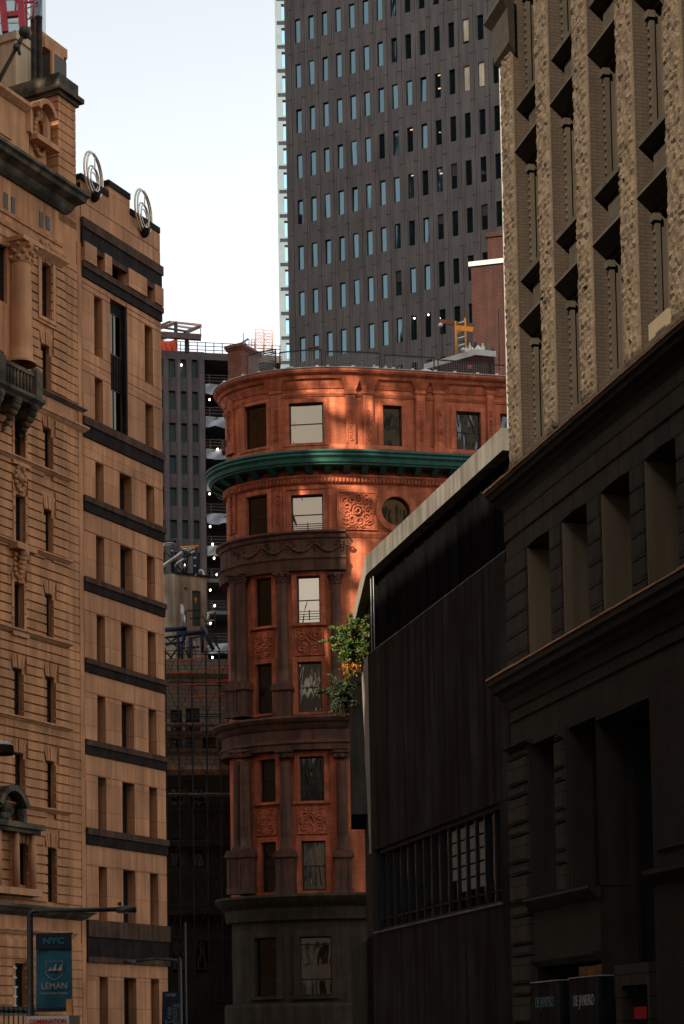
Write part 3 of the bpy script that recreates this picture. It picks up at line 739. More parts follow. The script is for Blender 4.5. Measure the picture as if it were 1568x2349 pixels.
red = thing('red_building', 'rounded corner red brick and terracotta building with green cornice and brownstone columns', 'building', (A[0]+3, A[1]+6, 0))
STOT = FR.L[-1]
s_sil = RP(519, 1000)[0]
s0r = 1.0; s1r = STOT-.2
WN = {}
HR = []
def wr(nm, x0, y0, x1, y1, dep=.32):
    r = rect(FR, x0, y0, x1, y1); WN[nm] = r; HR.append(r+(dep,)); return r
wr('a1', 562, 929, 612, 1030); wr('a2', 663, 924, 741, 1018); wr('a3', 878, 931, 921, 1028); wr('a4', 1046, 945, 1102, 1037); wr('a5', 1148, 950, 1200, 1042)
wr('b1', 566, 1137, 614, 1231); wr('b2', 667.6, 1135, 741, 1224)
wr('c1', 586, 1326, 624, 1438); wr('c2', 681, 1321, 734, 1430); wr('d1', 588, 1523, 625, 1638); wr('d2', 683, 1518, 738, 1634)
wr('e1', 596, 1742, 633, 1841); wr('e2', 687, 1735, 743, 1838); wr('f1', 600, 1932, 635, 2047); wr('f2', 692, 1929, 747, 2043)
wr('g1', 586, 2151, 635, 2287); wr('g2', 687, 2148, 761, 2285)
# the row repeats round the back flank and down the right flank, out of sight
z_at_bot = RP(740, 1045)[1]; z_roof = RP(740, 852)[1]; z_ent_top = RP(700, 1226)[1]; z_ent_bot = RP(700, 1312)[1]
z_lc_top = RP(700, 1647)[1]; z_lc_bot = RP(700, 1722)[1]; z_g_top = RP(700, 2052)[1]; z_g_bot = RP(700, 2105)[1]
s_bayR = RP(791, 1270)[0]
rc = RP(907, 1173); rrad = .92
HR.append((rc[0]-rrad, rc[0]+rrad, rc[1]-rrad, rc[1]+rrad, .4))
def seg(mat_, z0, z1, sa, sb, o=0, name='wall'):
    b = MB(); hs = [h for h in HR if h[0] >= sa-.01 and h[1] <= sb+.01 and h[3] > z0 and h[2] < z1]
    wall(b, FR, sa, sb, z0, z1, hs, .32, o); return b.build(name, mat_, red)
seg(M['redbrick'], z_ent_bot, z_roof-.3, s0r, s1r)
seg(M['redbrick'], z_lc_bot, z_ent_bot, s0r, s1r)
seg(M['redbrick'], z_g_bot, z_lc_bot, s0r, s1r)
seg(M['darkbase'], 0, z_g_bot, s0r, s1r)
# round window collar fills the square opening
b = MB(); n = 40
cir = [(math.cos(2*math.pi*k/n), math.sin(2*math.pi*k/n)) for k in range(n)]
def sq_(c, s_): mx = max(abs(c), abs(s_)); return c/mx, s_/mx
for k in range(n):
    j = (k+1) % n
    (c0, s0), (c1, s1) = cir[k], cir[j]; (u0, v0), (u1, v1) = sq_(c0, s0), sq_(c1, s1)
    P = lambda u, v, o: FR.P(rc[0]+u, o, rc[1]+v)
    ri = .80; ro = 1.14
    b.face([P(c0*ri, s0*ri, .05), P(c1*ri, s1*ri, .05), P(u1*rrad, v1*rrad, .0), P(u0*rrad, v0*rrad, .0)])
    b.face([P(c0*ri, s0*ri, .12), P(c1*ri, s1*ri, .12), P(c1*ri, s1*ri, -.35), P(c0*ri, s0*ri, -.35)])
    b.face([P(c0*ri, s0*ri, .12), P(c1*ri, s1*ri, .12), P(c1*ro, s1*ro, .12), P(c0*ro, s0*ro, .12)])
    b.face([P(c0*ro, s0*ro, .12), P(c1*ro, s1*ro, .12), P(c1*ro, s1*ro, -.02), P(c0*ro, s0*ro, -.02)])
    b.face([P(c0*1.24, s0*1.24, .05), P(c1*1.24, s1*1.24, .05), P(c1*1.14, s1*1.14, .05), P(c0*1.14, s0*1.14, .05)])
b.build('round_window_surround', M['terra'], red)
b = MB(); b.face([FR.P(rc[0]+.82*c, -.2, rc[1]+.82*s) for c, s in cir]); rp_ = b.build('round_window', M['gl_soft'], red)
# roof and body
b = MB()
roofp = [FR.P(s0r+(s1r-s0r)*k/60, -.05, z_roof-.5) for k in range(61)]
e = Vector(FR.P(s1r, -14, z_roof-.5)); b.face(roofp+[tuple(e)]); b.face([FR.P(s1r, 0, 0), FR.P(s1r, -14, 0), FR.P(s1r, -14, z_roof-.5), FR.P(s1r, 0, z_roof-.5)])
b.build('roof', M['lead'], red)
def rmold(name, mat_, prof, sa=s0r, sb=s1r):
    b = MB(); b.mold(FR, sa, sb, prof); return b.build(name, M[mat_], red)
# roof cornice
zr_ = z_roof
rmold('roof_cornice', 'terra', [(-.3, zr_-.95), (-.3, zr_), (.62, zr_), (.66, zr_-.12), (.60, zr_-.22), (.42, zr_-.34), (.36, zr_-.48), (.22, zr_-.56), (.18, zr_-.72), (.05, zr_-.95)])
rmold('roof_edge', 'lead', [(.3, zr_+.003), (.3, zr_+.05), (.68, zr_+.05), (.68, zr_+.003)])
zst = RP(740, 905)[1]
rmold('frieze_band', 'terra', [(-.02, zst-.1), (-.02, zst+.12), (.12, zst+.12), (.12, zst+.05), (.04, zst-.1)])
rmold('attic_base', 'terra', [(-.02, z_at_bot), (-.02, RP(740, 1020)[1]), (.10, RP(740, 1020)[1]), (.14, RP(740, 1026)[1]), (.14, z_at_bot)])
# green cornice
zg_ = z_at_bot
rmold('green_cornice', 'green', [(-.05, zg_-.75), (-.05, zg_+.02), (.35, zg_+.08), (1.15, zg_+.02), (1.2, zg_-.1), (1.12, zg_-.18), (1.14, zg_-.3), (1.02, zg_-.42), (.98, zg_-.62), (.90, zg_-.66), (.88, zg_-.74)])
k = s0r+1
while k < s1r-1:
    b = MB()
    b.box(FR, k-.17, k+.17, .05, .84, zg_-1.0, zg_-.76, 1) if 0 else b.hexa([FR.P(k-.17, .02, zg_-1.08), FR.P(k+.17, .02, zg_-1.08), FR.P(k+.17, .3, zg_-1.05), FR.P(k-.17, .3, zg_-1.05), FR.P(k-.17, .02, zg_-.755), FR.P(k+.17, .02, zg_-.755), FR.P(k+.17, .84, zg_-.755), FR.P(k-.17, .84, zg_-.755)])
    k += .98; b.build('cornice_bracket', M['green'], red)
b = MB(); b.mold(FR, s0r, s1r, [(-.02, zg_-1.55), (-.02, zg_-1.1), (.22, zg_-1.1), (.22, zg_-1.2), (.1, zg_-1.35), (.08, zg_-1.55)]); k = s0r
while k < s1r: b.hexa([FR.P(k, .05, zg_-1.5), FR.P(k+.11, .05, zg_-1.5), FR.P(k+.11, .2, zg_-1.5), FR.P(k, .2, zg_-1.5), FR.P(k, .05, zg_-1.3), FR.P(k+.11, .05, zg_-1.3), FR.P(k+.11, .2, zg_-1.3), FR.P(k, .2, zg_-1.3)]); k += .2
b.build('dentil_band', M['terra'], red)
# window surrounds
def sur(nm, w=.2, o=.08, head=.0, lo=0, mat_='terra'):
    r = WN[nm]; b = MB()
    for s0, s1 in ((r[0]-w, r[0]), (r[1], r[1]+w)): b.box(FR, s0, s1, -.02, o, r[2]-lo, r[3])
    b.box(FR, r[0]-w, r[1]+w, -.02, o, r[3], r[3]+w+head); b.box(FR, r[0]-w-.06, r[1]+w+.06, -.02, o+.09, r[2]-.14-lo, r[2]-lo)
    for s0, s1 in ((r[0]-w-.06, r[0]-w), (r[1]+w, r[1]+w+.06)): b.box(FR, s0, s1, -.02, o*.5, r[2]-lo, r[3]+w)
    b.build('window_surround', M[mat_], red)
for nm in ('a1', 'a2', 'a3', 'a4', 'b1', 'b2'): sur(nm, .24)
for nm in ('c1', 'c2', 'd1', 'd2', 'e1', 'e2', 'f1', 'f2'): sur(nm, .26, .1)
for nm in ('g1', 'g2'): sur(nm, .3, .12, 0, 0, 'darkbase')
kinds = dict(a1=('sash', 'gl_soft'), a2=('sash', 'gl_soft'), a3=('sash', 'gl_dim'), a4=('sash', 'gl_dark'), a5=('sash', 'gl_dark'), b1=('sash', 'gl_dim'), b2=('bars', 'gl_soft'),
             c1=('sash', 'gl_dim'), c2=('bars', 'gl_wavy'), d1=('sash', 'gl_dark'), d2=('sash', 'gl_wavy'), e1=('sash', 'gl_dark'), e2=('sash', 'gl_dim'), f1=('sash', 'gl_dark'), f2=('sash', 'gl_streak'), g1=('triple', 'gl_dim'), g2=('triple', 'gl_streak'))
for nm, r in WN.items():
    k, g = kinds[nm]; window(FR, red, r[0]+.01, r[1]-.01, r[2]+.01, r[3]-.01, -.26, k, M['frame'], M[g], bar=.07)
# scroll ornament
def spiral(b, F, s, z, r, sg, o, th=.05, turns=1.6, a0=0):
    pts = []
    for k in range(15):
        t = k/14; a = a0+sg*t*turns*2*math.pi; rr = r*(1-.8*t); pts.append(F.P(s+rr*math.cos(a), o, z+rr*math.sin(a)))
    b.path(pts, th, 5)
def scroll_panel(s0, s1, z0, z1, o=.06, th=.05, mat_='terra', name='carved_panel', n=3):
    b = MB(); b.box(FR, s0, s1, -.02, o, z0, z1); w = s1-s0; h = z1-z0; sm = (s0+s1)/2; zm = (z0+z1)/2
    for sg in (-1, 1):
        for u, v, r in ((.27, .25, .2), (.27, -.25, .2), (.12, .4, .1), (.12, -.4, .1), (.4, .02, .09)):
            spiral(b, FR, sm+sg*u*w, zm+v*h, r*min(w, h)*1.15, sg*(1 if v > 0 else -1), o+.03, th, 1.7, math.pi/2 if v > 0 else -math.pi/2)
    for k in range(7): b.ball(FR.P(sm+rng.uniform(-.08, .08)*w, o+.03, zm+(-.3+.1*k)*h), th*1.6, 6)
    e = .05
    b.box(FR, s0-e, s0, -.02, o+.05, z0-e, z1+e); b.box(FR, s1, s1+e, -.02, o+.05, z0-e, z1+e); b.box(FR, s0, s1, -.02, o+.05, z1, z1+e); b.box(FR, s0, s1, -.02, o+.05, z0-e, z0)
    return b.build(name, M[mat_], red)
for x0, y0, x1, y1 in ((583, 1452, 625, 1510), (679, 1444, 738, 1502), (590, 1859, 633, 1915), (685, 1855, 747, 1911)):
    scroll_panel(*[v for v in rect(FR, x0, y0, x1, y1)])
# medallion
r = rect(FR, 775, 1131, 862, 1214); scroll_panel(r[0], r[1], r[2], r[3], .05, .05)
b = MB(); sm, zm = (r[0]+r[1])/2, (r[2]+r[3])/2
for k in range(9):
    t = 2*math.pi*k/9; spiral(b, FR, sm+.62*math.cos(t), zm+.62*math.sin(t), .3, 1, .12, .055, 1.5, t)
spiral(b, FR, sm, zm, .34, 1, .15, .06, 1.6)
b.path([FR.P(sm+.85*math.cos(2*math.pi*k/30), .1, zm+.85*math.sin(2*math.pi*k/30)) for k in range(31)], .04, 5)
b.build('medallion', M['terra'], red)
# attic pilasters with ornament strips
for x0, x1 in ((524, 537), (622, 645), (792.6, 815), (833, 855), (952, 974), (994.6, 1017), (1116, 1132)):
    r = rect(FR, x0, 905, x1, 1044); b = MB(); b.box(FR, r[0], r[1], -.02, .14, r[2], r[3]); 
    b.box(FR, r[0]-.06, r[1]+.06, -.02, .2, r[3]-.02, r[3]+.14); b.box(FR, r[0]-.05, r[1]+.05, -.02, .2, r[2], r[2]+.5)
    b.hexa([FR.P(r[0], .0, r[3]+.14), FR.P(r[1], .0, r[3]+.14), FR.P(r[1], .16, r[3]+.14), FR.P(r[0], .16, r[3]+.14), FR.P(r[0]-.25, .0, z_roof-.5), FR.P(r[1]+.25, .0, z_roof-.5), FR.P(r[1]+.25, .42, z_roof-.5), FR.P(r[0]-.25, .42, z_roof-.5)])
    sm = (r[0]+r[1])/2; w = (r[1]-r[0])*.28
    for k in range(7):
        z = r[2]+.9+k*.25
        spiral(b, FR, sm, z, w, 1 if k % 2 else -1, .16, .03, 1.2)
    b.box(FR, sm-w-.06, sm-w-.02, 0, .17, r[2]+.6, r[3]-.25); b.box(FR, sm+w+.02, sm+w+.06, 0, .17, r[2]+.6, r[3]-.25)
    b.build('pilaster', M['terra'], red)
for x0, x1 in ((526, 542), (627, 648)):
    r = rect(FR, x0, 1128, x1, 1226); b = MB(); b.box(FR, r[0], r[1], -.02, .1, r[2], r[3]); sm = (r[0]+r[1])/2
    for k in range(8): spiral(b, FR, sm, r[2]+.25+.26*k, .13, 1 if k % 2 else -1, .14, .045, 1.2); b.ball(FR.P(sm, .12, r[2]+.12+.26*k), .07, 6)
    b.build('pilaster', M['terra'], red)
r = WN['b2']; b = MB(); b.box(FR, r[0]-.45, r[0]-.27, -.02, .07, r[2], r[3]+.3); b.box(FR, r[1]+.27, r[1]+.45, -.02, .07, r[2], r[3]+.3); b.box(FR, r[0]-.45, r[1]+.45, -.02, .07, r[3]+.3, r[3]+.48); b.build('outer_surround', M['terra'], red)
zsb = RP(860, 1222)[1]; rmold('belt_course', 'terra', [(-.02, zsb-.3), (-.02, zsb), (.12, zsb), (.12, zsb-.1), (.03, zsb-.3)], s_bayR, s1r)
# entablature with garlands, brownstone
def bmold(name, mat_, prof): return rmold(name, mat_, prof, s0r+2, s_bayR)
zt, zb3 = z_ent_top, z_ent_bot
bmold('entablature', 'brown', [(-.02, zb3), (-.02, zt+.1), (.62, zt+.1), (.64, zt-.02), (.5, zt-.12), (.46, zt-.3), (.36, zt-.36), (.36, zt-1.3), (.58, zt-1.34), (.58, zt-1.42), (.5, zt-1.5), (.44, zt-1.9), (.42, zb3)])
b = MB()
sg = [RP(x, 1262, .4)[0] for x in (545, 600, 657, 722, 785)]
for s0, s1 in zip(sg[:-1], sg[1:]):
    pts = [FR.P(s0+(s1-s0)*k/12, .4, zt-.55-.5*math.sin(math.pi*k/12)) for k in range(13)]; b.path(pts, .06, 6)
    for k in range(3, 10): b.ball(pts[k], .085, 6)
for s0 in sg:
    for k in range(4): b.ball(FR.P(s0, .4, zt-.5-.16*k), .1-.012*k, 6)
    spiral(b, FR, s0-.3, zt-.55, .2, 1, .4, .04); spiral(b, FR, s0+.3, zt-.55, .2, -1, .4, .04)
b.build('garland', M['brown'], red)
bmold('lower_cornice', 'brown', [(-.02, z_lc_bot), (-.02, z_lc_top), (.95, z_lc_top), (1.0, z_lc_top-.12), (.85, z_lc_top-.3), (.72, z_lc_top-.36), (.55, z_lc_top-.62), (.44, z_lc_top-.7), (.42, z_lc_top-1.25), (.56, z_lc_top-1.3), (.6, z_lc_top-1.42), (.5, z_lc_top-1.5), (.5, z_lc_bot)])
rmold('ground_cornice', 'darkbase', [(-.02, z_g_bot-.1), (-.02, z_g_top), (.9, z_g_top), (.95, z_g_top-.14), (.7, z_g_top-.45), (.4, z_g_top-.7), (.3, z_g_bot-.1)])
zgb = RP(700, 2300)[1]; rmold('base_course', 'darkbase', [(-.02, .1), (-.02, zgb), (.4, zgb), (.45, zgb-.2), (.45, .1)])
# columns on pedestals
def ccol(px_, ytop, ybase, yped, rpx, cap, y=None):
    o = .42; s, zT = RP(px_, ytop, o); zB = RP(px_, ybase, o)[1]; zP = RP(px_, yped, o)[1]; rad = rpx/42.0
    column(FR, red, s, o, zB+.38, zT, rad, M['brown'], cap)
    b = MB(); b.box(FR, s-rad*1.55, s+rad*1.55, 0, o+rad*1.6, zB+.2, zB+.38, 1); b.box(FR, s-rad*1.75, s+rad*1.75, 0, o+rad*1.8, zB, zB+.2); b.box(FR, s-rad*1.4, s+rad*1.4, 0, o+rad*1.35, zP, zB)
    b.box(FR, s-rad*1.55, s+rad*1.55, 0, o+rad*1.55, zP, zP+.3)
    b.box(FR, s-rad*1.4, s-rad*.85, o+rad*1.3, o+rad*1.48, zP+.3, zB-.1); b.box(FR, s+rad*.85, s+rad*1.4, o+rad*1.3, o+rad*1.48, zP+.3, zB-.1)
    b.build('pedestal', M['brown'], red)
for px_ in (537, 552, 646, 768): ccol(px_, 1316, 1586, 1648, 12.5, 'leaf')
for px_ in (545, 561, 653, 782): ccol(px_, 1722, 1968, 2052, 13, 'volute')
# flashing clips that glint along the roof edge
b = MB(); k = s_sil-2
while k < s1r-3:
    b.box(FR, k, k+.14, .5, .66, zr_+.05, zr_+.13, 1); k += rng.choice((.9, 1.3, 1.1, .55))
b.build('roof_clips', M['galv'], red)
# chimney
ch = at(520, 795, 110); cx_, cy_ = ch.x, ch.y
t = thing('brick_chimney', 'weathered red brick chimney block at the left end of the rounded roof', 'chimney', (cx_+1, cy_+1, z_roof-.5))
ztc = ch.z; dch = Vector((.78, .62)); FCH = Line((cx_, cy_), (.86, -.5))
x1c = FCH.px(553, 800)[0]
b = MB(); b.box(FCH, .05, x1c, -1.9, 0, z_roof-.6, ztc-.3); b.build('shaft', M['chim'], t)
b = MB(); b.box(FCH, -.06, x1c+.06, -2.0, .06, ztc-.3, ztc-.18); b.box(FCH, -.12, x1c+.12, -2.06, .12, ztc-.18, ztc); b.build('cap', M['chim'], t)
# roof fence panels
def fence_panel(x0, x1, yt, lab, first=False):
    o = -.55
    s0, z0 = RP(x0, yt, o); s1 = RP(x1, yt, o)[0]; ztop = RP((x0+x1)/2, yt, o)[1]
    q = FR.P((s0+s1)/2, o, z_roof)
    t = thing('fence_panel', lab, 'fence panel', q, 'mesh fence panels along the red roof')
    b = MB()
    for s in (s0, s1-.06): b.box(FR, s, s+.06, o-.03, o+.03, z_roof-.45, ztop, 1)
    b.box(FR, s0, s1, o-.03, o+.03, ztop-.06, ztop); b.box(FR, s0, s1, o-.025, o+.025, z_roof+.1, z_roof+.16)
    b.build('frame', M['fence'], t)
    b = MB(); k = s0+.06
    n = 0
    while k < s1-.06: b.tube(FR.P(k, o, z_roof+.14), FR.P(k, o, ztop-.03), .006, 4, None, False); k += .13
    z = z_roof+.25
    while z < ztop-.1:
        b.path([FR.P(s0+(s1-s0)*q_/6, o, z) for q_ in range(7)], .006, 4); z += .13
    if first:
        z = z_roof+.2
        while z < ztop-.1: b.box(FR, s0+.35, s1-.08, o-.12, o-.06, z, z+.05); z += .11
    b.build('mesh', M['wire'], t)
fence_panel(566, 633, 806, 'curved roof fence panel with shiny slats at the left end beside the chimney', True)
fence_panel(640, 738, 803, 'second roof fence panel, wide, between the slatted panel and the middle post')
fence_panel(745, 870, 806, 'third roof fence panel, above the two wide windows of the red building')
fence_panel(879, 996, 816, 'fourth roof fence panel, left of the white coped brick box')
fence_panel(1003, 1120, 828, 'fifth roof fence panel, in front of the white coped brick box')
fence_panel(1128, 1215, 838, 'last roof fence panel at the right, in front of the tall brick bulkhead')
# little roof things
def vent(x, y, lab, w=.35):
    s, z = RP(x, y, -.2); q = Vector(FR.P(s, -.2, z_roof+.05)); t = thing('roof_vent', lab, 'roof vent', q, 'roof vents on the red building')
    b = MB(); b.lathe(q, [(w*.5, 0), (w*.5, .12), (w, .14), (w*.95, .24), (w*.5, .34), (.02, .38)], 14); b.build('hood', M['galv'], t)
    b = MB(); b.tube(q+Vector((0, 0, .36)), q+Vector((0, 0, .46)), .05, 8); b.build('knob', M['galv'], t)
vent(858, 850, 'small shiny mushroom roof vent, left of the touching pair', .24); vent(884, 850, 'small shiny mushroom roof vent, right of the touching pair', .24); vent(975, 856, 'wide low white roof vent in front of the brick box', .42)
# rooftop lamp on fence
q = Vector(FR.P(RP(719, 800, -.55)[0], -.55, RP(719, 803, -.55)[1])); t = thing('roof_lamp', 'small twin head floodlight on top of the roof fence', 'lamp', q)
b = MB(); b.tube(q, q+Vector((0, 0, .12)), .03, 6); b.build('stem', M['galv'], t); b = MB(); b.wbox(q.x-.3, q.x+.3, q.y-.1, q.y+.1, q.z+.1, q.z+.2); b.build('head', M['chim'], t)
# window air conditioner on the left edge
q = at(515, 1030, 108.3); t = thing('air_conditioner', 'beige window air conditioner sticking out at the left edge of the red building', 'air conditioner', q)
b = MB(); b.wbox(q.x-.15, q.x+.5, q.y-.5, q.y+.3, q.z-.28, q.z+.36); b.build('case', M['ac'], t)
b = MB()
for k in range(5): b.wbox(q.x-.02, q.x+.48, q.y-.53, q.y-.501, q.z-.22+.12*k, q.z-.17+.12*k)
b.build('grille', M['bronze'], t)
b = MB(); b.beam((q.x+.1, q.y, q.z-.28), (q.x+.45, q.y, q.z-.75), .06, .06); b.build('bracket', M['ac'], t)
# ================================================================== RIGHT: tan pilastered building
FK = Line((3.966, 45.06), (.2494, -.9684))
def zx(z): return 1101.6+.4428*z
KS1 = 36.0
q = FK.P(6, -5, 0)
tanb = thing('pilastered_building', 'tan stone building at right with rough faced pilasters and deep cornices', 'building', (q[0], q[1], 0))
s0 = FK.px(1180, 1100)[0]
zC1 = FK.px(1180, 1060, .38)[1]; zC1w = FK.px(1178, 1157)[1]
zC2 = FK.px(1176, 1528, .38)[1]; zC2w = FK.px(1195, 1613)[1]
# corrected from the cornice tips
tip1 = FK.px(1138, 1105, .45); tip2 = FK.px(1133, 1553, .45); zC1 = tip1[1]; zC2 = tip2[1]
zC1b = FK.px(1178, 1155, 0)[1]; zC2b = FK.px(1196, 1613, 0)[1]
REC = .36
# pilasters: far edge of each rough face, measured at one height
pl = [FK.px(zx(z), y*.4428)[0] for z, y in ((128, 1000), (309, 1000), (505, 1000), (733, 1000), (981, 1000))]
pw = FK.px(zx(575), 443)[0]-pl[2]
pit = (pl[4]-pl[0])/4
while pl[-1]+pit < KS1: pl.append(pl[-1]+pit)
ZTOP = zC1+24
b = MB(); bb = MB()
nz = 0
for i, s in enumerate(pl[:7]):
    z = zC1; rows = []
    zt_ = min(ZTOP, zC1+16)
    step = .075; K = 11; nr = int((zt_-zC1)/step)
    G = []
    for r_ in range(nr+1):
        row = []
        for k in range(K+1):
            e = (k in (0, K))
            off = rng.uniform(0, .062)*(.4 if e else 1)+(.015*((r_ % 2)))
            row.append(FK.P(s+pw*k/K+(0 if e else rng.uniform(-.02, .02)), .03+off, zC1+step*(r_+(0 if e else rng.uniform(-.3, .3)))))
        G.append(row)
    b.grid(G, False)
    for k in (0, K):
        b.grid([[G[r_][k], FK.P(s+pw*k/K, 0, zC1+step*r_)] for r_ in range(nr+1)], False)
b.build('rough_pilaster', M['rock'], tanb)
for i, s in enumerate(pl):
    bb.box(FK, s, s+pw, -REC, .0, zC1-.2, ZTOP)
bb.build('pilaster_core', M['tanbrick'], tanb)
b = MB(); q0_ = FK.px(1150, 60, .1); zk0 = FK.px(1150, 130, .1)[1]; zk1 = FK.px(1150, 22, .1)[1]; ck = pl[0]
b.mold(FK, ck-.02, ck+pw+.12, [(-.02, zk0-.2), (-.02, zk1), (.34, zk1), (.36, zk1-.12), (.2, zk1-.3), (.16, zk0)], ret=.6); b.build('pilaster_capital', M['spandrel'], tanb)
# storeys: hood and sill heights read in the third bay
stz = FK.px(1374, 615, -REC)[1]; stz2 = FK.px(1374, 168, -REC)[1]; STO = stz2-stz; sil = FK.px(1374, 491, -REC)[1]
heads = [stz+STO*k for k in range(-1, 5)]
b = MB(); hs = []
for i in range(len(pl)-1):
    a = pl[i]+pw+.02; c = pl[i+1]-.02; m_ = (c-a)*.12
    for h in heads: hs.append((a+m_, c-m_, h-(STO-(sil-stz))+.12, h-.12, .22))
hs = [(a, c, max(d, zC1), e, f) for a, c, d, e, f in hs if e > zC1+.4]
sp = []
wall(b, FK, pl[0]+pw, pl[-1], zC1-.2, ZTOP, hs, .22, -REC)
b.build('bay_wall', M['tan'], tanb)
for i in range(7):
    a = pl[i]+pw+.004; c = pl[i+1]-.004
    for h in heads:
        if h > zC1+15: continue
        if h > zC1: b = MB(); b.mold(FK, a, c, [(-REC, h-.02), (-REC, h+.3), (-.02, h+.3), (.02, h+.2), (-.1, h+.1), (-REC+.1, h-.02)]); b.build('window_hood', M['spandrel'], tanb)
        z = h+(sil-stz)
        if z > zC1: b = MB(); b.mold(FK, a, c, [(-REC, z), (-REC, z+.22), (-.05, z+.22), (-.05, z+.1), (-REC+.08, z)]); b.build('window_sill', M['spandrel'], tanb)
        if h > zC1 and i < 6: b = MB(); b.box(FK, a+.15, c-.15, -REC, -REC+.06, h+.34, h+STO+(sil-stz)-.04 if sil < stz else z-.04); b.build('spandrel_panel', M['spandrel'], tanb)
for (a, c, z0, z1, _) in hs:
    if a > pl[7]: continue
    if z0 > zC1+14: continue
    w = window(FK, tanb, a+.01, c-.01, z0+.01, z1-.01, -REC-.2, 'sash', M['bronze'], M['gl_dark'], bar=.08)
for (a, c, z0, z1, _) in hs:
    if a > pl[6] or z0 > zC1+14: continue
    for s_ in (a-.05, c-.05):
        b = MB(); b.box(FK, s_, s_+.1, -REC, -REC+.1, z0, z1-.15); b.box(FK, s_-.05, s_+.15, -REC, -REC+.16, z1-.2, z1-.06)
        z = z0+.1
        while z < z1-.3: b.ball(FK.P(s_+.05, -REC+.1, z), .05, 6); z += .17
        b.build('window_pilaster', M['tan'], tanb)
# lower masonry with deep arched openings
ops = []
for x0, x1 in ((1209, 1264), (1290.5, 1352), (1382, 1452), (1484, 1561)):
    a = FK.px(x0, 1350)[0]; c = FK.px(x1, 1300)[0]; ops.append((a, c))
p_ = ops[3][0]-ops[2][0]
while ops[-1][1]+p_ < KS1-1: ops.append((ops[-1][0]+p_, ops[-1][1]+p_))
zo_top = FK.px(1290, 1196)[1]; zo_bot = zC2-.02
rise = .06
b = MB()
hh = [(a, c, zo_bot, zo_top+rise, .75) for a, c in ops]
wall(b, FK, 0, KS1, zC2b, zC1b+.1, hh, .75)
for a, c in ops:                                        # segmental heads
    n = 10
    for k in range(n):
        f = lambda t: zo_top+rise*(1-(2*t-1)**2)
        t0, t1 = k/n, (k+1)/n; s0_, s1_ = a+(c-a)*t0, a+(c-a)*t1
        b.face([FK.P(s0_, 0, f(t0)), FK.P(s1_, 0, f(t1)), FK.P(s1_, 0, zo_top+rise), FK.P(s0_, 0, zo_top+rise)])
        b.face([FK.P(s0_, 0, f(t0)), FK.P(s1_, 0, f(t1)), FK.P(s1_, -.75, f(t1)), FK.P(s0_, -.75, f(t0))])
# far end wall and back
b.face([FK.P(0, 0, 0), FK.P(0, -14, 0), FK.P(0, -14, ZTOP), FK.P(0, 0, ZTOP)]) if 0 else None
b.build('block_wall', M['tanblock'], tanb)
for a, c in ops[:6]:
    b = MB(); b.box(FK, a+.003, a+.05, -.72, -.02, zo_bot+.01, zo_top-.01); b.box(FK, c-.05, c-.003, -.72, -.02, zo_bot+.01, zo_top-.01); b.build('jamb', M['jamb'], tanb)
b = MB()
b.face([FK.P(0, -.0, 0), FK.P(0, -14, 0), FK.P(0, -14, zC1), FK.P(0, 0, zC1)]); b.face([FK.P(pl[0], -REC, zC1-.2), FK.P(pl[0], -14, zC1-.2), FK.P(pl[0], -14, ZTOP), FK.P(pl[0], -REC, ZTOP)])
b.face([FK.P(0, -14, 0), FK.P(KS1, -14, 0), FK.P(KS1, -14, ZTOP), FK.P(0, -14, ZTOP)]); b.face([FK.P(pl[0], 0, ZTOP), FK.P(KS1, 0, ZTOP), FK.P(KS1, -14, ZTOP), FK.P(pl[0], -14, ZTOP)]); b.face([FK.P(KS1, 0, 0), FK.P(KS1, -14, 0), FK.P(KS1, -14, ZTOP), FK.P(KS1, 0, ZTOP)])
b.build('unseen_wall', M['tan'], tanb)
b = MB(); b.box(FK, pl[0]+.5, KS1, -14, -.5, ZTOP+.003, ZTOP+72); b.build('bounce_storeys', M['bouncestone'], tanb)  # unseen upper storeys, made tall and pale to block sky and bounce warm light
b = MB()
for a, c in ops[:6]:                                    # proud blocks on the piers
    pass
edges = [0]+[v for o_ in ops for v in o_]+[KS1]
z = zo_bot; k = 0
while z < zC1b-.1:
    z2 = z+.46
    for j in range(0, 13, 2):
        if j+1 < len(edges) and z2 < zo_top+.1: b.box(FK, edges[j]+(.0 if j else .0), edges[j+1]-.004, -.01, .035, z+.015, z2-.015)
        elif j+1 < len(edges) and z > zo_top+rise and j == 0:
            b.box(FK, 0, edges[min(12, len(edges)-1)], -.01, .035, z+.015, min(z2, zC1b)-.015)
    z = z2
b.build('quoin_block', M['tanblock'], tanb)
for a, c in ops[:6]: window(FK, tanb, a+.01, c-.01, zo_bot+.05, zo_top+rise-.03, -.74, 'sash', M['frame'], M['gl_dark'])
def kcorn(name, zt, zb, ov, mat_='tan'):
    h = zt-zb; b = MB()
    b.mold(FK, 0, KS1, [(-.02, zb-.06), (-.02, zt-.004), (ov*.9, zt), (ov, zt-.05*h), (ov, zt-.2*h), (ov*.86, zt-.28*h), (ov*.8, zt-.46*h), (ov*.5, zt-.55*h), (ov*.42, zt-.68*h), (ov*.22, zt-.78*h), (ov*.16, zt-.95*h), (.04, zb-.06)], ret=.8)
    k = 0; 
    return b.build(name, M[mat_], tanb)
kcorn('cornice', zC1, zC1b, .40); kcorn('cornice', zC2, zC2b, .43)
def klip(zt, ov):
    b = MB(); s_ = -.35
    while s_ < 12:
        w = rng.uniform(.5, 1.1); b.box(FK, s_, s_+w-.01, ov-.25, ov+.02+rng.uniform(-.008, .01), zt+.002, zt+.035+rng.uniform(0, .02)); s_ += w
    b.build('cornice_lip', M['limesm'], tanb)
klip(zC1, .40); klip(zC2, .43)
b = MB()
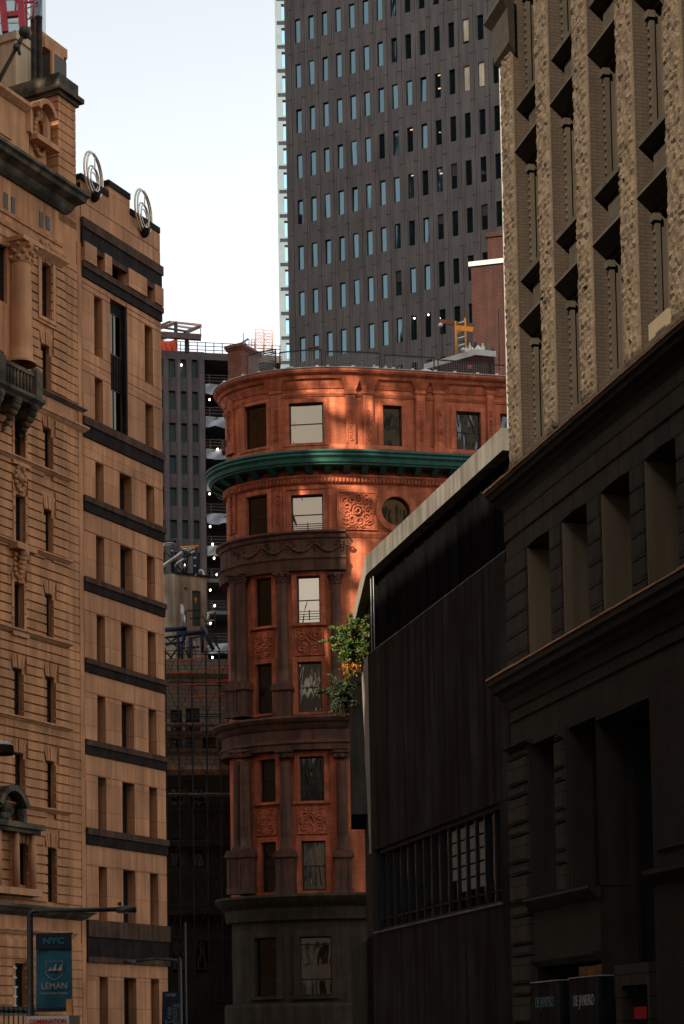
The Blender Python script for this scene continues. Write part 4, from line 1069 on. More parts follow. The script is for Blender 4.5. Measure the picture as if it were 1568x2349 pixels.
for zt, zb in ((zC1, zC1b), (zC2, zC2b)):
    b.box(FK, .0, KS1, -.01, .05, zb-.35, zb-.30)
b.build('fascia_line', M['tan'], tanb)
# lowest storey
F6 = lambda x, y: (1101.6+.3225*x, 1591+.3225*y)
def k6(x, y, o=0): X, Y = F6(x, y); return FK.px(X, Y, o)
zl_head = k6(420, 340)[1]; zsillT = k6(380, 1455, .2)[1]; zpan = k6(420, 1915)[1]
o1a, o1b = k6(375, 900)[0], k6(560, 900)[0]; o2a, o2b = k6(640, 850)[0], k6(835, 850)[0]
d1a, d1b = k6(850, 1500)[0], k6(1240, 1500)[0]
e1a = k6(1262, 800)[0]
b = MB(); hl = [(o1a, o1b, zsillT, zl_head, .6), (o2a, o2b, zsillT, zl_head, .6), (d1a, d1b, .1, zl_head-.1, .9), (o1a+.02, o2b, .1, zpan, .5)]
for k in range(1, 4):
    hl += [(o1a+(e1a-o1a)*1.15*k+1.0, o1b+(e1a-o1a)*1.15*k+1.0, zsillT, zl_head, .6)]
wall(b, FK, 0, KS1, 0, zC2b, hl, .6); b.build('block_wall', M['tan'], tanb)
for a, c, z0, z1, dd in hl:
    window(FK, tanb, a+.01, c-.01, z0+.02, z1-.02, -dd+.02, 'sash', M['frame'], M['gl_dark'], bar=.07)
for a, c in ((.02, o1a-.1), (o1b+.03, o2a-.12)):
    b = MB(); z = zsillT+.02; k = 0
    while z < zl_head-.05:
        hgt = .62 if k % 2 == 0 else .27; z2 = min(z+hgt, zl_head-.03)
        b.box(FK, a, c, -.01, .09, z, z2-.05); b.box(FK, a+.05, c-.05, .09, .12, z+.05, z2-.1); z = z2; k += 1
    b.build('quoin_pier', M['tanblock'], tanb)
b = MB(); a, c = .02, o1a-.1; z = .3; k = 0
while z < zsillT-.3:
    hgt = .62 if k % 2 else .27; b.box(FK, a, c, -.01, .09, z, z+hgt-.05); b.box(FK, a+.05, c-.05, .09, .12, z+.05, z+hgt-.1); z += hgt; k += 1
b.build('quoin_pier', M['tanblock'], tanb)
b = MB()
for a in (o1a-.09, o2a-.11): b.box(FK, a, a+.07, -.01, .06, zsillT, zl_head+.1)
b.mold(FK, -.03, o1a+.1, [(-.01, zl_head+.02), (-.01, zl_head+.12), (.2, zl_head+.12), (.2, zl_head+.08), (.05, zl_head+.02)])
b.mold(FK, o1a-.1, o2b+.03, [(-.02, zsillT-.26), (-.02, zsillT), (.26, zsillT), (.28, zsillT-.06), (.2, zsillT-.14), (.05, zsillT-.26)])
b.mold(FK, o1a+.03, o2b+.02, [(-.02, zpan-.1), (-.02, zpan+.08), (.18, zpan+.08), (.18, zpan+.02), (.03, zpan-.1)])
b.build('sill_ledge', M['tan'], tanb)
b = MB(); zq = k6(1270, 1260, .2)[1]
b.box(FK, e1a-.05, e1a+1.9, -.02, .1, zq+.1, zC2b-.8); b.mold(FK, e1a-.15, e1a+2.0, [(-.02, zq-.25), (-.02, zq+.05), (.3, zq+.05), (.3, zq-.05), (.12, zq-.25)]); b.box(FK, e1a-.03, e1a+1.9, -.02, .12, .2, zq-.26)
b.box(FK, e1a+.2, e1a+1.7, .1, .16, zq+.4, zC2b-1.2); b.build('pier_panel', M['tanbrick'], tanb)
# doorway frame with poster panel
a0, z0 = k6(955, 1935, .1); a1 = k6(1188, 1925, .1)[0]
b = MB(); b.box(FK, a0, a0+.32, -.85, .1, 0, z0-.42); b.box(FK, a1-.05, a1+.05, -.85, .1, 0, z0-.42); b.box(FK, a0, a1+.05, -.85, .1, z0-.42, z0); b.build('door_surround', M['tanblock'], tanb)
b = MB(); b.box(FK, a0+.32, a1-.05, -.6, -.5, .1, z0-.42); b.build('door_glass', M['gl_dark'], tanb)
t0 = FK.P(a0+.8, -.45, 0)
zr0 = k6(1010, 2235, -.15)[1]; zr1 = k6(1010, 2320, -.15)[1]; ra, rb = k6(1006, 2270, -.15)[0], k6(1180, 2270, -.15)[0]
t = thing('window_poster', 'dark window poster with pale script and a red stripe in the stone doorway', 'poster', (t0[0], t0[1], zr1-.4))
b = MB(); b.box(FK, ra, rb, -.19, -.16, .9, z0-.45); b.build('sheet', M['blackpanel'], t)
b = MB(); b.box(FK, ra, rb, -.158, -.152, zr1, zr0); b.build('red_stripe', M['red'], t)
tz = FK.P((ra+rb)/2, -.15, zr0+.42)
text('365', .42, M['dim_t'], t, tz, FK.a, 'lettering', xs=.62)
# black box signs
for lab, x0, x1, yt, xt, yc in (('black box sign lettered DE JANEIRO, the dimmer left one beside the dark panel building', 355, 560, 2062, 455, 2198), ('black box sign lettered DE JANEIRO, the clearer right one next to the stone doorway', 628, 832, 2030, 733, 2186)):
    sa, za = k6(x0, yt, .35); sb = k6(x1, yt-25, .35)[0]; q = FK.P((sa+sb)/2, .35, .3)
    t = thing('box_sign', lab, 'sign', q, 'black box signs by the doorway')
    b = MB(); b.box(FK, sa, sb, .02, .35, .3, za); b.build('sign_face', M['blackpanel'], t)
    b = MB(); b.box(FK, sa-.01, sb+.01, .0, .37, za+.001, za+.02); b.build('top_rim', M['galv'], t)
    X, Y = F6(xt, yc); s_, z_ = FK.px(X, Y, .355)
    text('DE JANEIRO', .32, M['cream_t'] if 'clearer' in lab else M['dim_t'], t, FK.P(s_, .356, z_), FK.a, 'lettering', xs=.66)
# air conditioner in the right bay
sa, za = FK.px(zx(905), 1690*.4428, -.2); q = FK.P(sa, -.1, za)
t = thing('air_conditioner', 'beige box air conditioner in a window bay above the right cornice', 'air conditioner', FK.P(sa+.3, -.1, zC1))
b = MB(); b.box(FK, sa, sa+.9, -.34, -.06, zC1+.02, FK.px(zx(930), 1640*.4428, -.1)[1]); b.build('case', M['ac'], t)
b = MB(); zt_ = FK.px(zx(930), 1625*.4428, 0)[1]
for k in range(5): b.box(FK, sa+.35, sa+.8, -.059, -.045, zC1+.1+.12*k, zC1+.14+.12*k)
b.build('grille', M['bronze'], t)
# pigeon on the cornice
s_, z_ = FK.px(1272, 977, .40); pz = zC1+.05; q = Vector(FK.P(FK.px(1272, 977, .36)[0], .36, pz))
t = thing('pigeon', 'grey pigeon perched on the tan cornice edge', 'pigeon', q)
bm_ = MB(); d = Vector((FK.d.x, FK.d.y, 0))
rows = []
spine = [(-.0, .0, .0), (-.17, .07, .012), (-.12, .09, .035), (-.06, .115, .062), (.0, .13, .075), (.05, .15, .07), (.085, .19, .045), (.10, .225, .034), (.11, .255, .036), (.135, .265, .026), (.16, .258, .008), (.175, .252, .002)]
sp_ = spine[1:]
bx = []
for x, z, r_ in sp_:
    c = q+d*(-x)+Vector((0, 0, z)); nn = Vector((d.y, -d.x, 0))
    bx.append([c+nn*r_*math.cos(2*math.pi*k/12)*.9+Vector((0, 0, 1))*r_*math.sin(2*math.pi*k/12)*1.05 for k in range(12)])
bm_.grid(bx, True, True)
for sg in (-1, 1): bm_.tube(q+nn*.025*sg+d*.0, q+nn*.025*sg+Vector((0, 0, .09)), .007, 5); bm_.tube(q+nn*.025*sg+Vector((0, 0, .005)), q+nn*.025*sg-d*.04+Vector((0, 0, .005)), .006, 5)
bm_.build('body', M['pigeon'], t)
# pale sliver of the building beyond with tilted window awnings
FW = Line((at(1152, 500, 49.5).x, 49.5), (.2494, -.9684))
q = FW.P(3, -1, 0); t = thing('pale_building', 'narrow bright edge of a pale building beyond the tan pilasters, with tilted window shutters', 'building', (q[0], q[1], 0))
zW = FW.px(1153, -40)[1]; zWb = FW.px(1165, 975)[1]
b = MB(); P_ = at(1150, 300, 58); 
b.box(FW, 0, 3.6, -6, 0, 0, zW+8); b.build('wall', M['palestone'], t)
for y0, y1 in ((200, 300), (100, 170), (420, 500), (545, 620), (735, 830)):
    s_, z_ = FW.px(1154, y1, .0); zt_ = FW.px(1154, y0, 0)[1]; b = MB()
    a = FW.P(1.6, 0, zt_); b.hexa([FW.P(.8, .16, z_), FW.P(1.8, .16, z_), FW.P(1.8, .19, z_), FW.P(.8, .19, z_), FW.P(.8, .0, zt_), FW.P(1.8, .0, zt_), FW.P(1.8, .03, zt_), FW.P(.8, .03, zt_)])
    b.build('shutter', M['galv'], t)

# ================================================================== DARK MODERN BUILDING
q = FK.P(-6, -3, 0)
drk = thing('dark_modern_building', 'low black modern building with slanted concrete parapet and black stone panels', 'building', (q[0], q[1], 0))
sL = FK.px(838, 1275, .02)[0]; SR = -.02
zPT = FK.px(1000, 1124, .02)[1]; zPB = FK.px(1000, 1165, .02)[1]
zPT = (FK.px(1175, 960, .02)[1]+FK.px(838, 1275, .02)[1])/2; zPB = (FK.px(1175, 1011, .02)[1]+FK.px(836, 1312, .02)[1])/2-.06
zLW = (FK.px(1180, 1248)[1]+FK.px(858, 1490)[1])/2
zST = (FK.px(1150, 1843)[1]+FK.px(854, 1949)[1])/2; zSB = (FK.px(1156, 2073)[1]+FK.px(866, 2137)[1])/2
# side direction: the flank runs almost straight away from the street front
dS = Vector((-.047, .9989)); 
def SD(t, o, z):                                       # along the flank from the front corner
    p = Vector(FK.P(sL, 0, z)); return (p.x+dS.x*t-.998*o, p.y+dS.y*t-.047*o, z)
b = MB()
# fascia
segs = [sL, FK.px(970, 1155, .02)[0], FK.px(1062, 1070, .02)[0], FK.px(1290/1568*1150/1.634+489.6, 1046, .02)[0] if 0 else FK.px(1068+60, 1008, .02)[0], SR]
segs = [sL]+[FK.px(x, y, .02)[0] for x, y in ((921, 1200), (967, 1155), (1069, 1063))]+[SR]
for a, c in zip(segs[:-1], segs[1:]): b.box(FK, a+.012, c-.012, -1.2, .02, zPB, zPT)
b.box(FK, sL+.02, SR-.02, -1.1, -.0, zPB+.03, zPT-.03)
b.build('concrete_fascia', M['conc'], drk)
b = MB(); LF = 8.2
b.hexa([SD(.02, -.4, zPB), SD(.02, .02, zPB), SD(LF, .02, zPB), SD(LF, -.4, zPB), SD(.02, -.4, zPT), SD(.02, .02, zPT), SD(LF, .02, zPT), SD(LF, -.4, zPT)]); b.build('side_fascia', M['facet'], drk)
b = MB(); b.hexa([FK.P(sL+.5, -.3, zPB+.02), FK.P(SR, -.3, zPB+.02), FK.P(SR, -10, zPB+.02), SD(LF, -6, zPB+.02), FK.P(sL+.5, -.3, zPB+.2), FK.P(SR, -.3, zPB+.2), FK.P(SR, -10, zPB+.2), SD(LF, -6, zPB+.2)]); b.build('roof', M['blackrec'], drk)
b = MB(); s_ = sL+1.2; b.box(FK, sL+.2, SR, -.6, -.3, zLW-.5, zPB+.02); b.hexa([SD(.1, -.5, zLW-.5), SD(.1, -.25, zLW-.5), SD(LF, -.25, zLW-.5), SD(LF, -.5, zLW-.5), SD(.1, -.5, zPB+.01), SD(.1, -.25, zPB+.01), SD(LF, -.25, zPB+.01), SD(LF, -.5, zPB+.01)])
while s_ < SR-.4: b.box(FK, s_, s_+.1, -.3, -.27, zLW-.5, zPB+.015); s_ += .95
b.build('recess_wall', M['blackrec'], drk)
for x in (851, 857):
    s_ = FK.px(x, 1400, -.12)[0]; b = MB(); b.tube(FK.P(s_, -.12, zLW-.3), FK.P(s_, -.12, zPB), .013, 8); b.build('terrace_post', M['galv'], drk)
b = MB(); s_ = sL
while s_ < SR-.3:
    w = .92; c = min(s_+w, SR); b.box(FK, s_+.006, c-.006, -.4, rng.uniform(0, .012), zST, zLW-.02); s_ += w
b.build('panel_wall', M['blackpanel'], drk)
b = MB(); b.box(FK, sL, SR, -.42, .015, zLW-.018, zLW+.012); b.build('wall_cap', M['conc'], drk)
# tapering side facet of the panel wall
b = MB(); Lt = 3.4; Lb = .9; n = 8
G = [[SD(0+(Lt+(Lb-Lt)*i/n)*j/4, .0+(.06*math.sin(i*1.3+j) if 0 < j < 4 else 0), zLW+(zST-zLW)*i/n) for j in range(5)] for i in range(n+1)]
b.grid(G, True); b.build('side_facet', M['facet'], drk)
# recessed dark flank with the box bay
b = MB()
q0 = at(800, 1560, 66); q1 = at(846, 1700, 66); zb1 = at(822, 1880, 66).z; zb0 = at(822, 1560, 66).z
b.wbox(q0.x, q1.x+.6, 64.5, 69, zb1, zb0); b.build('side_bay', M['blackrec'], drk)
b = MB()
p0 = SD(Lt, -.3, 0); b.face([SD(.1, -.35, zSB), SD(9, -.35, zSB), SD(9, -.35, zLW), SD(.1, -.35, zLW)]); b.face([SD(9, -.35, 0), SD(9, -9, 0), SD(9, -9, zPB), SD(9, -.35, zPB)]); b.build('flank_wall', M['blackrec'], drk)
# window strip
ws1 = FK.px(1148, 1960)[0]; ws0 = FK.px(862, 2040)[0]
b = MB(); b.box(FK, ws1, SR, -.4, .0, zSB, zST-.015); b.build('end_panel', M['blackpanel'], drk); b = MB(); b.box(FK, sL, ws0, -.4, -.02, zSB, zST); b.build('end_panel', M['blackpanel'], drk)
nm = 15; mw = (ws1-ws0)/nm
b = MB(); 
for k in range(nm+1): b.box(FK, ws0+mw*k-.03, ws0+mw*k+.03, -.3, -.12, zSB+.02, zST)
b.box(FK, ws0, ws1, -.3, -.1, zST-.12, zST-.001); b.box(FK, ws0, ws1, -.3, -.1, zSB, zSB+.1); b.box(FK, ws0, ws1, -.26, -.16, zSB+.35, zSB+.39)
sf = b.build('window_frame', M['frame'], drk)
for k in range(nm):
    b = MB(); b.box(FK, ws0+mw*k+.03, ws0+mw*(k+1)-.03, -.24, -.22, zSB+.1, zST-.12); b.build('pane', M['gl_dark'] if k not in (9, 10, 11, 12, 14) else M['gl_dim'], drk)
for k in (9, 10, 11, 12, 14):
    a, c = ws0+mw*k+.05, ws0+mw*(k+1)-.05
    if k == 14: a = c-.5
    b = MB(); z = zST-.2; lim = zSB+rng.uniform(.5, .9)
    while z > lim: b.box(FK, a, c-(.25 if k in (10, 12) else 0), -.215, -.205, z-.3, z-.02); z -= .33
    b.build('blind', M['blind'], drk)
b = MB(); b.box(FK, ws0-.1, ws1+.1, -.4, .06, zSB-.03, zSB+.015); b.build('window_ledge', M['conc'], drk)
# base
b = MB(); s_ = sL-.1
while s_ < SR-.3:
    c = min(s_+1.1, SR); b.box(FK, s_+.005, c-.005, -.5, .0+rng.uniform(0, .01), 0, zSB-.035); s_ += 1.1
b.build('base_wall', M['blackpanel'], drk)
b = MB(); g0 = Vector(FK.P(sL, 0, 0)); pe = at(806, 2178, 66)
b.face([(g0.x, g0.y, 0), (pe.x, pe.y, 0), (pe.x, pe.y, zSB-.1), (g0.x, g0.y, zSB-.05)]); b.face([(pe.x, pe.y, 0), (pe.x+4, pe.y+.5, 0), (pe.x+4, pe.y+.5, zSB-.1), (pe.x, pe.y, zSB-.1)]); b.face([(g0.x, g0.y, zSB-.05), (pe.x, pe.y, zSB-.1), (pe.x+4, pe.y+.5, zSB-.1)])
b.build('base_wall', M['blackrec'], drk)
b = MB(); b.face([FK.P(sL+.1, -9, 0), FK.P(SR, -9, 0), FK.P(SR, -9, zPB), FK.P(sL+.1, -9, zPB)]); b.build('rear_wall', M['blackrec'], drk)
# terrace planting: evergreen sprays, yellow bloom, hanging dark growth
def plant(name, lab, cat, c, rx, ry, rz_, n, mat_, droop=0, sprays=26, leaf=.075):
    t = thing(name, lab, cat, c+Vector((0, 0, -rz_)))
    tw = MB(); lf = MB()
    for k in range(sprays):
        u = Vector((rng.gauss(0, 1), rng.gauss(0, 1), rng.gauss(.25, .8)-droop)).normalized()
        L_ = rng.uniform(.45, 1.1)+(rng.uniform(.3, .75) if rng.random() < .28 else 0)
        e = c+Vector((u.x*rx, u.y*ry, u.z*rz_))*L_
        m_ = c+(e-c)*.55+Vector((0, 0, .1*rz_))
        s_ = c+Vector((0, 0, -rz_*.5))
        P = [s_.lerp(m_, q/4) for q in range(4)]+[m_.lerp(e, q/5)+Vector((0, 0, -.12*rz_*(q/5)**2)) for q in range(6)]
        tw.path(P, .012, 4)
        for q in range(n):
            i = rng.uniform(.32, 1)*(len(P)-1.01); a = P[int(i)].lerp(P[int(i)+1], i-int(i)); w = (1.25-i/(len(P)-1))
            a = a+Vector((rng.gauss(0, .075), rng.gauss(0, .075), rng.gauss(0, .06)))*w
            v = Vector((rng.gauss(0, 1), rng.gauss(0, 1), rng.gauss(0, .7))).normalized()*leaf*rng.uniform(.6, 1.5); w2 = v.cross(Vector((rng.gauss(0, 1), rng.gauss(0, 1), rng.gauss(0, 1)))).normalized()*leaf*.2
            lf.face([a-w2, a+v*.5-w2*1.2, a+v, a+v*.5+w2*1.2, a+w2])
    tw.build('stems', M['twig'], t); lf.build('foliage', M[mat_], t); return t
cpl = at(806, 1486, 60.5)
plant('evergreen_bush', 'bright green feathery evergreen bush at the corner of the black terrace', 'bush', cpl, .70, .7, 1.02, 85, 'leaf', -.1, 84, .09)
plant('yellow_flowers', 'cluster of yellow orange blossoms under the evergreen bush', 'flowers', at(806, 1532, 60.0), .3, .34, .26, 13, 'flower', .2, 20, .055)
plant('hanging_shrub', 'dark hanging shrub below the evergreen bush, in shade against the red building', 'shrub', at(780, 1592, 61.5), .5, .5, .72, 60, 'leafdk', .3, 40, .08)
# ================================================================== TOWER
pT = at(657, 400, 165); FT = Line((pT.x, pT.y), (.894, -.448))
tow = thing('dark_tower', 'tall dark grey brown office tower with narrow blue and black windows', 'building', tuple(FT.P(11, -8, 0)))
sc0, zc0 = FT.px(685.8, 277.6); scN = FT.px(1138, 152)[0]; pt = (scN-sc0)/14; zc4 = FT.px(696, 695)[1]; fl = (zc0-zc4)/4
ww = (FT.px(692.5, 277)[0]-FT.px(679.5, 277)[0])*1.1; wh = FT.px(686, 250)[1]-FT.px(686, 305)[1]
TS1 = sc0+pt*22.5; NR = 8
hs = []
for r_ in range(-NR, 7):
    for c in range(22):
        s = sc0+pt*c; z = zc0-fl*r_; hs.append((s-ww/2, s+ww/2, z-wh/2, z+wh/2, .22))
zTB = zc0-fl*6-wh; zTT = zc0+fl*(NR+.8)
b = MB(); wall(b, FT, 0, TS1, zTB, zTT, hs, .22)
b.box(FT, 0, TS1, -20, -.3, 0, zTT-.1)
b.face([FT.P(0, 0, 0), FT.P(TS1, 0, 0), FT.P(TS1, 0, zTB), FT.P(0, 0, zTB)])
b.face([FT.P(0, 0, 0), FT.P(0, -20, 0), FT.P(0, -20, zTT), FT.P(0, 0, zTT)])
for c in range(-1, 22):                                 # vertical ribs between the windows
    s = sc0+pt*(c+.5)
    if s < .1: continue
    for r_ in range(-NR-1, 7):
        z0 = zc0-fl*(r_+.5)+.03; z1 = zc0-fl*(r_-.5)-.03
        b.box(FT, s-pt*.30, s-.02, -.01, .06, z0, z1); b.box(FT, s+.02, s+pt*.16, -.01, .035, z0, z1)
b.build('wall', M['tower'], tow)
b = MB(); b.face([FT.P(0.05, -.06, zTB), FT.P(TS1, -.06, zTB), FT.P(TS1, -.06, zTT), FT.P(.05, -.06, zTT)]) if 0 else None
# 100 windows in view as parts, the rest as one
order = sorted(hs, key=lambda h: (abs((h[0]+h[1])/2-(sc0+pt*7)) > pt*8.6, -(h[2] < zc0+fl*2.6 and h[2] > zc0-fl*6), (h[2]-zc0)**2*.0+abs(h[2]-(zc0-fl*1.4))))
vis = order[:100]; rest = order[100:]
for h in vis:
    w_ = window(FT, tow, h[0]+.004, h[1]-.004, h[2]+.004, h[3]-.004, -.2, 'single', M['frame'], M['gl_tower'], bar=.015, dep=.05)
    w_.children[0].rotation_euler = (rng.gauss(0, .012), 0, rng.gauss(0, .016))
b = MB()
for h in rest: b.box(FT, h[0]+.004, h[1]-.004, -.19, -.17, h[2], h[3])
b.build('windows', M['gl_tower'], tow, 'stuff')
for i_, (px_, py_) in enumerate(((1067, 62), (1069, 172), (1104, 160), (1040, 392), (1075, 375), (1106, 375), (1108, 480), (1013, 520), (908, 640))):
    s, z = FT.px(px_, py_, -.15); c_ = round((s-sc0)/pt); r_ = round((z-zc0)/fl); s = sc0+pt*c_; z = zc0+fl*r_; b = MB(); lo = z-wh/2+.04+(.25, 0, .1, 1.1, .9, .7, 1.2, 1.3, 1.2)[i_]; b.box(FT, s-ww/2+.02, s+ww/2-.02-(.0 if i_ < 3 else .12), -.165, -.155, lo, z+wh/2-.03); b.build('blind', M['bulk'] if i_ < 3 else M['towerjoint'], tow)
for px_, py_ in ((936, 205), (939, 300), (941, 405), (1003, 175), (1004, 205), (1006, 305), (1008, 400)):
    s, z = FT.px(px_, py_, -.15); c_ = round((s-sc0)/pt); s = sc0+pt*c_; b = MB(); b.box(FT, s-ww*.1, s+ww*.4, -.166, -.158, z, z+.1); b.build('ceiling_light', M['glow'], tow)
for px_, py_ in ((950, 730), (982, 722), (1008, 730)):
    s, z = FT.px(px_, py_, -.14); b = MB(); b.ball(FT.P(s, -.15, z), .07, 8); b.build('lit_lamp', M['bulb'], tow)
# pale tower peeking out behind
pP = at(634, 300, 300); FP_ = Line((pP.x, pP.y), (1, .02))
pal = thing('pale_tower', 'slim edge of a pale grey tower with blue windows behind the dark tower', 'building', tuple(FP_.P(4, -5, 0)))
hs = []; z0p = FP_.px(650, 690)[1]; zp1 = FP_.px(648, 690-56)[1]; fp = zp1-z0p
sa, sb = FP_.px(648, 300)[0], FP_.px(659, 300)[0]
zpt = FP_.px(640, -260)[1]; zpb = FP_.px(650, 1150)[1]
k = -8
while z0p+fp*(k+1) < zpt: hs.append((sa, sb+1.5, z0p+fp*k-1.45, z0p+fp*k+1.1, .5)); k += 1
b = MB(); wall(b, FP_, 0, 9, 0, zpt, hs, .5); b.box(FP_, 0, 9, -14, -.6, 0, zpt)
for h in hs: b.hexa([FP_.P(h[0]-.7, -.02, h[2]-.9), FP_.P(h[1], -.02, h[2]-.9), FP_.P(h[1], .5, h[2]-.5), FP_.P(h[0]-.7, .5, h[2]-.5), FP_.P(h[0]-.7, -.02, h[2]-.3), FP_.P(h[1], -.02, h[2]-.3), FP_.P(h[1], .5, h[2]-.42), FP_.P(h[0]-.7, .5, h[2]-.42)])
b.build('wall', M['pale'], pal)
for h in hs: window(FP_, pal, h[0], h[1], h[2], h[3], -.45, 'single', M['galv'], M['gl_pale'], bar=.08)

# ================================================================== CONSTRUCTION BUILDING
pC = at(360, 1100, 240); FC = Line((pC.x, pC.y), (.985, .17))
con = thing('construction_building', 'grey brown building under construction with open floors, tarps and work lamps', 'building', tuple(FC.P(8, -8, 0)))
X1 = lambda x: 355+x*.3257
Y1 = lambda y: 703.8+y*.3257
def c1(x, y, o=0): return FC.px(X1(x), Y1(y), o)
zr1 = c1(150, 310)[1]; cols = [(35, 60), (100, 147), (185, 225), (265, 305)]
zt = [430, 657, 885, 1112, 1340, 1565]; fl_c = (c1(120, 430)[1]-c1(120, 1565)[1])/5; zf0 = c1(120, 430)[1]; whc = c1(120, 365)[1]-c1(120, 495)[1]
hs = []
for x0, x1 in cols:
    s0_, s1_ = c1(x0, 900)[0], c1(x1, 900)[0]
    for k in range(13): hs.append((s0_, s1_, zf0-fl_c*k-whc/2, zf0-fl_c*k+whc/2, .5))
sM = c1(352, 900)[0]; sE_ = c1(900, 900)[0]
hs = [h for h in hs if h[2] > 1]
b = MB(); wall(b, FC, -3, sM, 0, zr1, hs, .5)
for x0, x1 in ((60, 98), (149, 183), (227, 262), (307, 352)):
    b.box(FC, c1(x0+9, 900)[0], c1(x1, 900)[0], -.01, .3, 0, zr1-1.2)
b.box(FC, -3, sM, -18, -.6, 0, zr1-.1); b.build('wall', M['constr'], con)
for h in hs: window(FC, con, h[0]+.01, h[1]-.01, h[2]+.01, h[3]-.01, -.45, 'single', M['frame'], M['green_dk'], bar=.06)
zE = c1(600, 335)[1]
b = MB(); b.box(FC, sM, sE_, -18, .05, zE-.9, zE-.0); b.box(FC, sM+.0, sE_, -18, -6, 0, zE-1); b.build('roof_beam', M['constr'], con)
nf = 0
k = 0
zsl = [zf0-fl_c*k-whc/2-.6 for k in range(0, 13)]
zsl = [c1(420, y)[1] for y in (548, 777, 1003, 1232, 1457, 1685, 1915, 2140)]
dz = (zsl[0]-zsl[7])/7
while zsl[-1]-dz > 1: zsl.append(zsl[-1]-dz)
for i, z in enumerate(zsl):
    b = MB(); b.box(FC, sM, sE_, -5.9, 0, z-.45, z); b.build('floor_slab', M['slab'], con)
    b = MB(); 
    for k in range(6): s_ = sM+.6+k*2.4; b.box(FC, s_, s_+.12, -.15, -.05, z, z+1.25)
    for h in (.45, .85, 1.2): b.box(FC, sM, sE_, -.14, -.08, z+h, z+h+.09)
    b.build('railing', M['bronze'], con)
    if i < 6 and i != 5 or i in (5, 8):                 # loosely hung tarp in swags
        b = MB(); nx = 26; G = []
        for j in range(7):
            G.append([FC.P(sM+.1+(sE_-sM-.2)*u/nx, .12+.16*math.sin(u*.9+j*.7+i)+.1*math.sin(u*2.3+i*2)*j/6, z-.0-(1.15+.22*abs(math.sin(u*.42+i*1.7)))*j/6) for u in range(nx+1)])
        b.grid(G, True); b.build('tarp', M['tarp'], con)
for x, y in ((186, 411), (384, 655), (441, 1004), (385, 1318), (388, 1549), (406, 1673), (416, 1771), (436, 1887), (389, 1996), (391, 2230), (213, 1818), (421, 2106), (405, 2470)):
    s, z = c1(x, y, .35); b = MB(); c = FC.P(s, .35, z); b.lathe(c, [(.02, .15), (.08, .12), (.11, .02), (.09, -.08), (.02, -.13)], 10); b.build('work_lamp', M['bulb'], con)
# rooftop: railing, netting, steel frame, lattice masts
b = MB(); zz = zr1; k = 0
s_ = 0
while s_ < sE_: b.tube(FC.P(s_, -.4, zE-.2), FC.P(s_, -.4, zE+1.5), .06, 5); s_ += 1.05
for h in (.5, 1.0, 1.45): b.tube(FC.P(-2, -.4, zE+h), FC.P(sE_, -.4, zE+h), .05, 5)
b.build('roof_railing', M['bronze'], con)
b = MB(); G = []; sa, sb = c1(30, 270)[0], c1(158, 270)[0]
for j in range(5): G.append([FC.P(sa+(sb-sa)*u/20, -.3+.1*math.sin(u*1.1+j), zr1+.02+(1.45-.25*math.sin(math.pi*min(1, max(0, (u-3)/12)))*(j == 4))*j/4) for u in range(21)])
b.grid(G, True); b.build('safety_netting', M['orange'], con)
sfr = thing('steel_frame', 'bare brown steel roof frame on a dark column above the construction building', 'steel frame', tuple(FC.P(c1(145, 300)[0], -2, zr1)))
def W(x, y, d=240): return at(600/1.634+x*.2214/1.634*1.634*1.0/1.0 if 0 else (600+x*300/1355)/1.634, (1180+y*520/2349)/1.634, d)
b = MB()
for x0, y0, x1, y1, w, d0, d1 in ((-120, 330, 690, 385, 1.55, 238, 238), (150, 118, 690, 175, .55, 246, 246), (-120, 230, 150, 118, .55, 238, 246), (690, 360, 675, 180, .3, 238, 246), (430, 300, 680, 190, .9, 239, 246), (-60, 245, 270, 135, .8, 239, 246), (290, 190, 560, 230, .5, 244, 244), (60, 220, 440, 280, .5, 242, 242), (-60, 440, 440, 300, .5, 236, 240), (160, 130, 165, 250, .25, 246, 246)):
    b.beam(W(x0, y0, d0), W(x1, y1, d1), w*.36, w*.46)
b.build('beams', M['steel'], sfr)
b = MB(); b.beam(W(262, 640, 241), W(262, 130, 241), .42, .42); b.beam(W(448, 640, 239), W(448, 385, 239), .5, .5); b.build('columns', M['steelgrn'], sfr)
def lattice(name, lab, cat, x0, x1, y0, y1, Y, th, mat_, nseg, grp=None):
    A_ = at(x0, y1, Y); B_ = at(x1, y0, Y); t = thing(name, lab, cat, ((A_.x+B_.x)/2, Y, A_.z), grp)
    w = B_.x-A_.x; b = MB(); C4 = [(A_.x, Y), (B_.x, Y), (B_.x, Y+w), (A_.x, Y+w)]
    for x, y in C4: b.tube((x, y, A_.z), (x, y, B_.z), th, 6)
    b.build('legs', mat_, t); b = MB()
    for k in range(nseg+1):
        z = A_.z+(B_.z-A_.z)*k/nseg
        for i in range(4):
            p, q = C4[i], C4[(i+1) % 4]; b.tube((*p, z), (*q, z), th*.6, 5)
            if k < nseg: z2 = A_.z+(B_.z-A_.z)*(k+1)/nseg; b.tube((*p, z), (*q, z2), th*.5, 5); b.tube((*q, z), (*p, z2), th*.4, 5)
    b.build('bracing', mat_, t); return t
lattice('scaffold_tower', 'thin orange scaffold tower on the far roof, taller left one of the pair', 'scaffold', X1(706), X1(764), Y1(160), Y1(292), 238, .055, M['rust'], 3, 'scaffold towers on the far roof')
lattice('scaffold_tower', 'thin orange scaffold tower on the far roof, right one of the pair nearest the tower', 'scaffold', X1(767), X1(825), Y1(166), Y1(294), 238, .055, M['rust'], 3, 'scaffold towers on the far roof')
pA = at(X1(600), Y1(262), 238); t = thing('roof_derrick', 'small dark slanting derrick arm on the far roof', 'derrick', pA)
